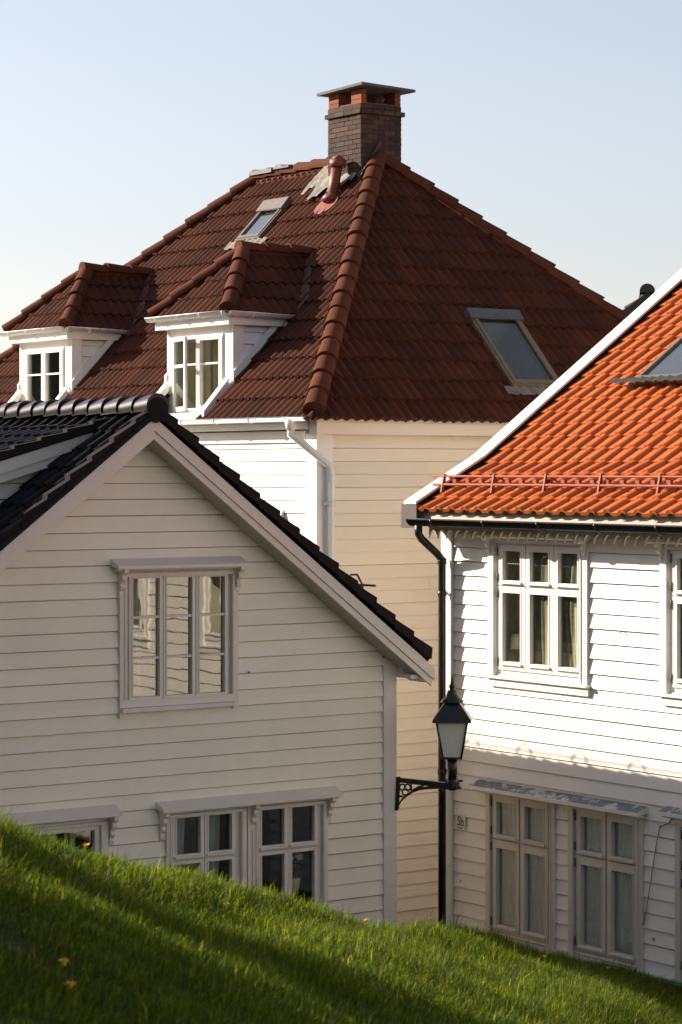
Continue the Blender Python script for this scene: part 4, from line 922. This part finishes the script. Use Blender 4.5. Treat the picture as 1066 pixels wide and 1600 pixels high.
# white painted fixing plate with bolts
mb = MB(); mb.prism([Lf(x_(603), zl(1222), .0), Lf(x_(618), zl(1220), .0), Lf(x_(618), zl(1274), .0), Lf(x_(601), zl(1272), .0)][::-1], (0, -.02, 0)); fpz = mb.build('fixing_plate', 'trimA', lamp)
for vv, uu in ((1233, 608), (1267, 606)):
    for dx, dz_ in ((-.018, .006), (.012, .020), (.012, -.016)): 
        mb = MB(); mb.tube([Lf(x_(uu)+dx, zl(vv)+dz_, .02), Lf(x_(uu)+dx, zl(vv)+dz_, .045)], [.022, .018], 10); mb.build('bolt', 'trimA', lamp, fpz)
cx0 = x_(706.5)
mb = MB(); mb.tube([(cx0, 0, zl(1241)), (cx0, 0, zl(1236)), (cx0, 0, zl(1228)), (cx0, 0, zl(1224))], [.04, .075, .075, .05], 14, smooth=False); mb.tube([(cx0-.1, 0, zl(1226)), (cx0+.11, 0, zl(1226))], .013, 6); mb.tube([(cx0-.12, 0, zl(1238)), (cx0+.09, 0, zl(1236))], .02, 8)
mb.tube([(cx0, 0, zl(1224)), (cx0, 0, zl(1190))], [.048, .056], 14); mb.tube([(cx0-.035, -.03, zl(1222)), (cx0-.02, -.045, zl(1206)), (cx0-.01, -.05, zl(1192))], .012, 8); mb.build('lantern_socket', 'black', lamp)
# four-sided lantern turned edge-on
rotl = R(45+3); vb, vt, vr = zl(1189), zl(1131), zl(1103)
def ring(r, z): return [Vector((cx0+r*math.cos(rotl+k*math.pi/2-math.pi/2), r*math.sin(rotl+k*math.pi/2-math.pi/2), z)) for k in range(4)]
rb, rt = .135, .228
mb = MB(); lo_, hi_ = ring(rb, vb), ring(rt, vt)
for k in range(4): mb.tube([lo_[k], hi_[k]], .0115, 6); mb.tube([lo_[k], lo_[(k+1) % 4]], .013, 6); mb.tube([hi_[k], hi_[(k+1) % 4]], .013, 6)
mb.quad(*ring(rb, vb)); lan = mb.build('lantern_frame', 'black', lamp)
mb = MB(); lo2, hi2 = ring(rb*.95, vb+.01), ring(rt*.95, vt-.005)
for k in range(4): mb.quad(lo2[k], lo2[(k+1) % 4], hi2[(k+1) % 4], hi2[k])
mb.build('frosted_panes', 'milk', lamp, lan)
mb = MB()
R_ = [(rt+.060, vt-.005), (rt+.055, vt+.02), (.118, vr), (.115, vr+.005), (.095, vr+.006)]
prev = None
for (r_, z_) in R_:
    cur = ring(r_, z_)
    if prev:
        for k in range(4): mb.quad(prev[k], prev[(k+1) % 4], cur[(k+1) % 4], cur[k])
    prev = cur
mb.quad(*ring(rt+.058, vt-.006)[::-1])
mb.build('lantern_roof', 'black', lamp, lan)
mb = MB(); T = [(.125, zl(1102)), (.12, zl(1099)), (.070, zl(1093)), (.052, zl(1085)), (.055, zl(1083.5)), (.030, zl(1082.5)), (.024, zl(1080.5)), (.036, zl(1078)), (.038, zl(1076.5)), (.022, zl(1073)), (.003, zl(1058))]
mb.tube([(cx0, 0, z_) for r_, z_ in T], [r_ for r_, z_ in T], 10); mb.build('finial', 'black', lamp, lan)

# ================================================================== hose, flowers
hp = [W3(17.04, b_, -5.115+.01*math.sin(b_*5)) for b_ in map(float, np.linspace(19.4, 15.0, 24))]
m = MB(); m.tube([tuple(p) for p in hp], .013, 8); ho = m.build('garden_hose', 'hose', None); tag(ho, 'thin green garden hose lying along the foot of the right house wall', 'hose')
m = MB(); m.tube([tuple(p+Vector((-.05, -.04, -.02))) for p in hp], .010, 8); ho = m.build('garden_hose', plain('dark_green_hose', (.03, .13, .07), .5), None); tag(ho, 'darker green hose lying just in front of the pale green hose', 'hose')

# grass blades
def cross_w(x, y): return x*.342+y*.94
NB = 340000
gy = 26-19.5*rng.uniform(0, 1, NB*3)**.9; gx = rng.uniform(-3.9, 4.6, NB*3)
u_ = 533+3850*gx/gy; gz_ = lawn_z(gx, gy); v_ = 737-3850*gz_/gy
dC = gx*GE1.x+gy*GE1.y
keep = (u_ > -60) & (u_ < 1130) & (v_ < 1660) & (dC < 17.18) & (gz_ > -5.6) & ((gx*GE2.x+gy*GE2.y) < 20.7)
yfv = np.interp(gx, [-6, -2.08, -.57, .32, 1.18, 2.01, 3.36, 6], [13.5, 15, 16.5, 18.5, 21.0, 23.0, 24.3, 26]); keep &= (gy < yfv+1.0)
gx, gy, gz_ = gx[keep][:NB], gy[keep][:NB], gz_[keep][:NB]; n1 = len(gx)
hx = rng.uniform(-9, 5, 260000); hy = rng.uniform(3, 25, 260000); hz_ = lawn_z(hx, hy); hu = 533+3850*hx/hy     # the rest of the bank, beside the view
yfh = np.interp(hx, [-6, -2.08, -.57, .32, 1.18, 2.01, 3.36, 6], [13.5, 15, 16.5, 18.5, 21.0, 23.0, 24.3, 26])
k2 = ((hu < -60) | (hu > 1130) | (737-3850*hz_/hy > 1660)) & (hz_ > -5.15) & (hx*GE1.x+hy*GE1.y < 17.18) & (hy < yfh+1.5) & ((hx*GE2.x+hy*GE2.y) < 20.7)
gx = np.r_[gx, hx[k2]]; gy = np.r_[gy, hy[k2]]; gz_ = np.r_[gz_, hz_[k2]]; n = len(gx)
clump = np.sin(2.3*gx+1.1*gy)*np.sin(1.9*gy-2.7*gx+1)+.6*np.sin(6.1*gx+3*gy)*np.sin(5.3*gy+2)
hgt = (.075+.022*clump)*rng.lognormal(0, .32, n)*np.where(gx < -1.7, 1.35, 1.0); hgt = np.clip(hgt, .02, .26)*np.clip(gy/17, .5, 1)**.8
ang = rng.uniform(0, 2*np.pi, n); wd = rng.uniform(.0014, .0028, n)*np.where(np.arange(n) < n1, 1.0, 2.2)
lean = rng.uniform(.05, .95, n); la = rng.normal(0.35, 1.1, n)
dx, dy = np.cos(la)*lean, np.sin(la)*lean
wx, wy = np.cos(ang)*wd, np.sin(ang)*wd
base = np.stack([gx, gy, gz_-.01], -1)
mid = base+np.stack([dx*hgt*.28, dy*hgt*.28, hgt*.58], -1); tip = base+np.stack([dx*hgt*.95, dy*hgt*.95, hgt*(1.0-.35*lean)], -1); wv = np.stack([wx, wy, np.zeros(n)], -1)
V = np.stack([base-wv, base+wv, mid+wv*.85, mid-wv*.85, tip], 1).reshape(-1, 3)
me = bpy.data.meshes.new('grass'); me.vertices.add(5*n); me.vertices.foreach_set('co', V.astype(np.float32).ravel())
idx = np.arange(n)*5; loops = np.stack([idx, idx+1, idx+2, idx+3, idx+3, idx+2, idx+4], 1).ravel()
me.loops.add(7*n); me.loops.foreach_set('vertex_index', loops.astype(np.int32))
me.polygons.add(2*n); st = np.stack([np.arange(n)*7, np.arange(n)*7+4], 1).ravel(); me.polygons.foreach_set('loop_start', st.astype(np.int32)); me.polygons.foreach_set('loop_total', np.tile([4, 3], n).astype(np.int32))
me.update(calc_edges=True)
gm = bpy.data.materials.new('grass_blade'); gm.use_nodes = True; n_ = gm.node_tree; n_.nodes.clear()
o = N(n_, 'ShaderNodeOutputMaterial'); g_ = N(n_, 'ShaderNodeNewGeometry'); r_ = N(n_, 'ShaderNodeValToRGB'); e = r_.color_ramp.elements
e[0].position = 0; e[0].color = (.014, .032, .003, 1); e[1].position = 1; e[1].color = (.19, .19, .05, 1)
for p, c in ((.35, (.024, .050, .004, 1)), (.75, (.062, .082, .006, 1)), (.93, (.10, .115, .015, 1))): x = e.new(p); x.color = c
n_.links.new(g_.outputs['Random Per Island'], r_.inputs[0])
df = N(n_, 'ShaderNodeBsdfPrincipled'); df.inputs['Roughness'].default_value = .55; df.inputs['Specular IOR Level'].default_value = .35; tl_ = N(n_, 'ShaderNodeBsdfTranslucent'); mx = N(n_, 'ShaderNodeMixShader'); mx.inputs[0].default_value = .65
tc_ = mixc(n_, 1.0, r_.outputs[0], (2.7, 2.7, .4), 'MULTIPLY')
n_.links.new(r_.outputs[0], df.inputs['Base Color']); n_.links.new(tc_, tl_.inputs[0]); n_.links.new(df.outputs[0], mx.inputs[1]); n_.links.new(tl_.outputs[0], mx.inputs[2]); n_.links.new(mx.outputs[0], o.inputs[0])
me.materials.append(gm); go = bpy.data.objects.new('grass', me); COL.objects.link(go); tag(go, 'bright green grass covering the sloping bank below the houses', 'grass', kind='stuff')
# dandelions
pet = plain('yellow_petal', (.85, .50, .02), .6); stm = plain('flower_stem', (.10, .16, .03), .6)
def lawn_hit(u, v):
    for Yq in np.arange(5, 26.5, .01):
        xq = (u-533)/3850*Yq
        if -(v-737)/3850*Yq <= float(lawn_z(xq, Yq)): return xq, Yq
    return None
FL = [(132, 1335, .10, 'yellow dandelion at the grass crest in front of the lowest left window'), (95, 1530, .06, 'yellow flower in the dark grass at lower left, upper of two'), (105, 1562, .05, 'yellow flower in the dark grass at lower left, lower of two'),
      (849, 1506, .06, 'dandelion in the grass under the lower window beside the house number'), (948, 1522, .05, 'small yellow flower in the grass near the green hose'), (569, 1428, .09, 'yellow flower at the crest beside the corner board of the near house'), (972, 1520, .09, 'pale flower bud standing just left of the hose end'), (350, 1425, .04, 'tiny yellow flower half hidden in the sunlit grass at left')]
FL = [(*next(h for h in (lawn_hit(u, v+k) for k in range(0, 90, 6)) if h), fh, lab) for u, v, fh, lab in FL]
for (fx, fy, fh, lab) in FL:
    fz_ = float(lawn_z(fx, fy)); r0 = Raw('dandelion', (fx, fy, fz_), lab, 'flower', 0, 'yellow flowers in the grass')
    m = MB(); m.tube([(0, 0, -.01), (.004, 0, fh*.6), (.012, 0, fh)], .0025, 5); m.build('stem', stm, r0)
    m = MB()
    for k in range(22):
        t = 2*math.pi*k/22+random.uniform(-.1, .1); rr = .026 if k % 2 else .018; q = Vector((math.cos(t)*rr, math.sin(t)*rr, .010+random.uniform(-.004, .010))); s_ = Vector((-math.sin(t), math.cos(t), 0))*.005; c_ = Vector((.012, 0, fh))
        m.quad(c_, c_+q*.7+s_, c_+q, c_+q*.7-s_)
    m.tube([(.012, 0, fh-.008), (.012, 0, fh+.008)], [.006, .014], 8); m.build('flower_head', pet, r0)

# unseen trees shading the bank; the two tall ones are added to block sky
lfm = plain('tree_leaf', (.06, .10, .02), .6)
bark = plain('bark', (.10, .075, .05), .9, 0, .3, 20, .02)
def tree(x, y, hz, rad, label, nleaf=5200, sy=1.0, sz=.85):
    z0 = float(lawn_z(x, y)); t = Raw('tree', (x, y, z0), label, 'tree', 0, 'trees left of the bank')
    m = MB(); m.tube([(0, 0, -.1), (.05, 0, hz*.4), (0, .05, hz*.8)], [.16, .12, .05], 10)
    for k in range(9):
        an = k*2.4; el = random.uniform(.3, 1.0); st_ = Vector((0, 0, hz*random.uniform(.35, .7))); en = st_+Vector((math.cos(an)*rad*.7, math.sin(an)*rad*.7, rad*.5*el)); m.tube([st_, (st_+en)/2+Vector((0, 0, .1)), en], [.06, .04, .015], 6)
    m.build('trunk', bark, t)
    cl = [(Vector((random.gauss(0, .45), random.gauss(0, .45), random.gauss(0, .4)))) for _ in range(26)]
    P_ = []
    for k in range(nleaf):
        c = random.choice(cl); d = Vector((random.gauss(0, 1), random.gauss(0, 1), random.gauss(0, 1))).normalized()*random.random()**.4*.38
        p = c+d; P_.append(Vector((p.x*rad, p.y*rad*sy, hz+p.z*rad*sz)))
    m = MB()
    for p in P_:
        q = Vector((random.gauss(0, 1), random.gauss(0, 1), random.gauss(0, .7))).normalized()*.10; u2 = q.orthogonal().normalized()*.055
        m.quad(p-q, p+u2, p+q, p-u2)
    m.build('crown', lfm, t)
def tree_at(wc, Lc, *a, **k): tree(.342*wc-.94*Lc, .94*wc+.342*Lc, *a, **k)
tree_at(12.15, 12.5, 1.7, .68, 'small bushy tree just outside the left edge, nearest to the houses', 1500, sz=1.9)
tree_at(9.5, 11.0, 2.2, 2.5, 'broad leafy tree outside the left edge, nearest to the bank', 11000)
tree(-5.2, 8.0, 5.0, 3.2, 'tall leafy tree added outside the left edge to block sky light, nearest to the viewer', 16000)  # added crown that keeps sky light off the lower left grass
tree(5.5, 2.5, 6.0, 3.4, 'tall leafy tree added to the right of the viewer to block sky light, outside the picture', 15000)  # added tree, screens the bank from the sky on the right
tree_at(5.8, 9.0, 2.0, 2.5, 'low broad tree outside the left edge, between the two big trees', 9000)
tree_at(7.6, 8.0, 2.0, 1.9, 'round bushy tree outside the left edge, closest to the picture edge', 9000)
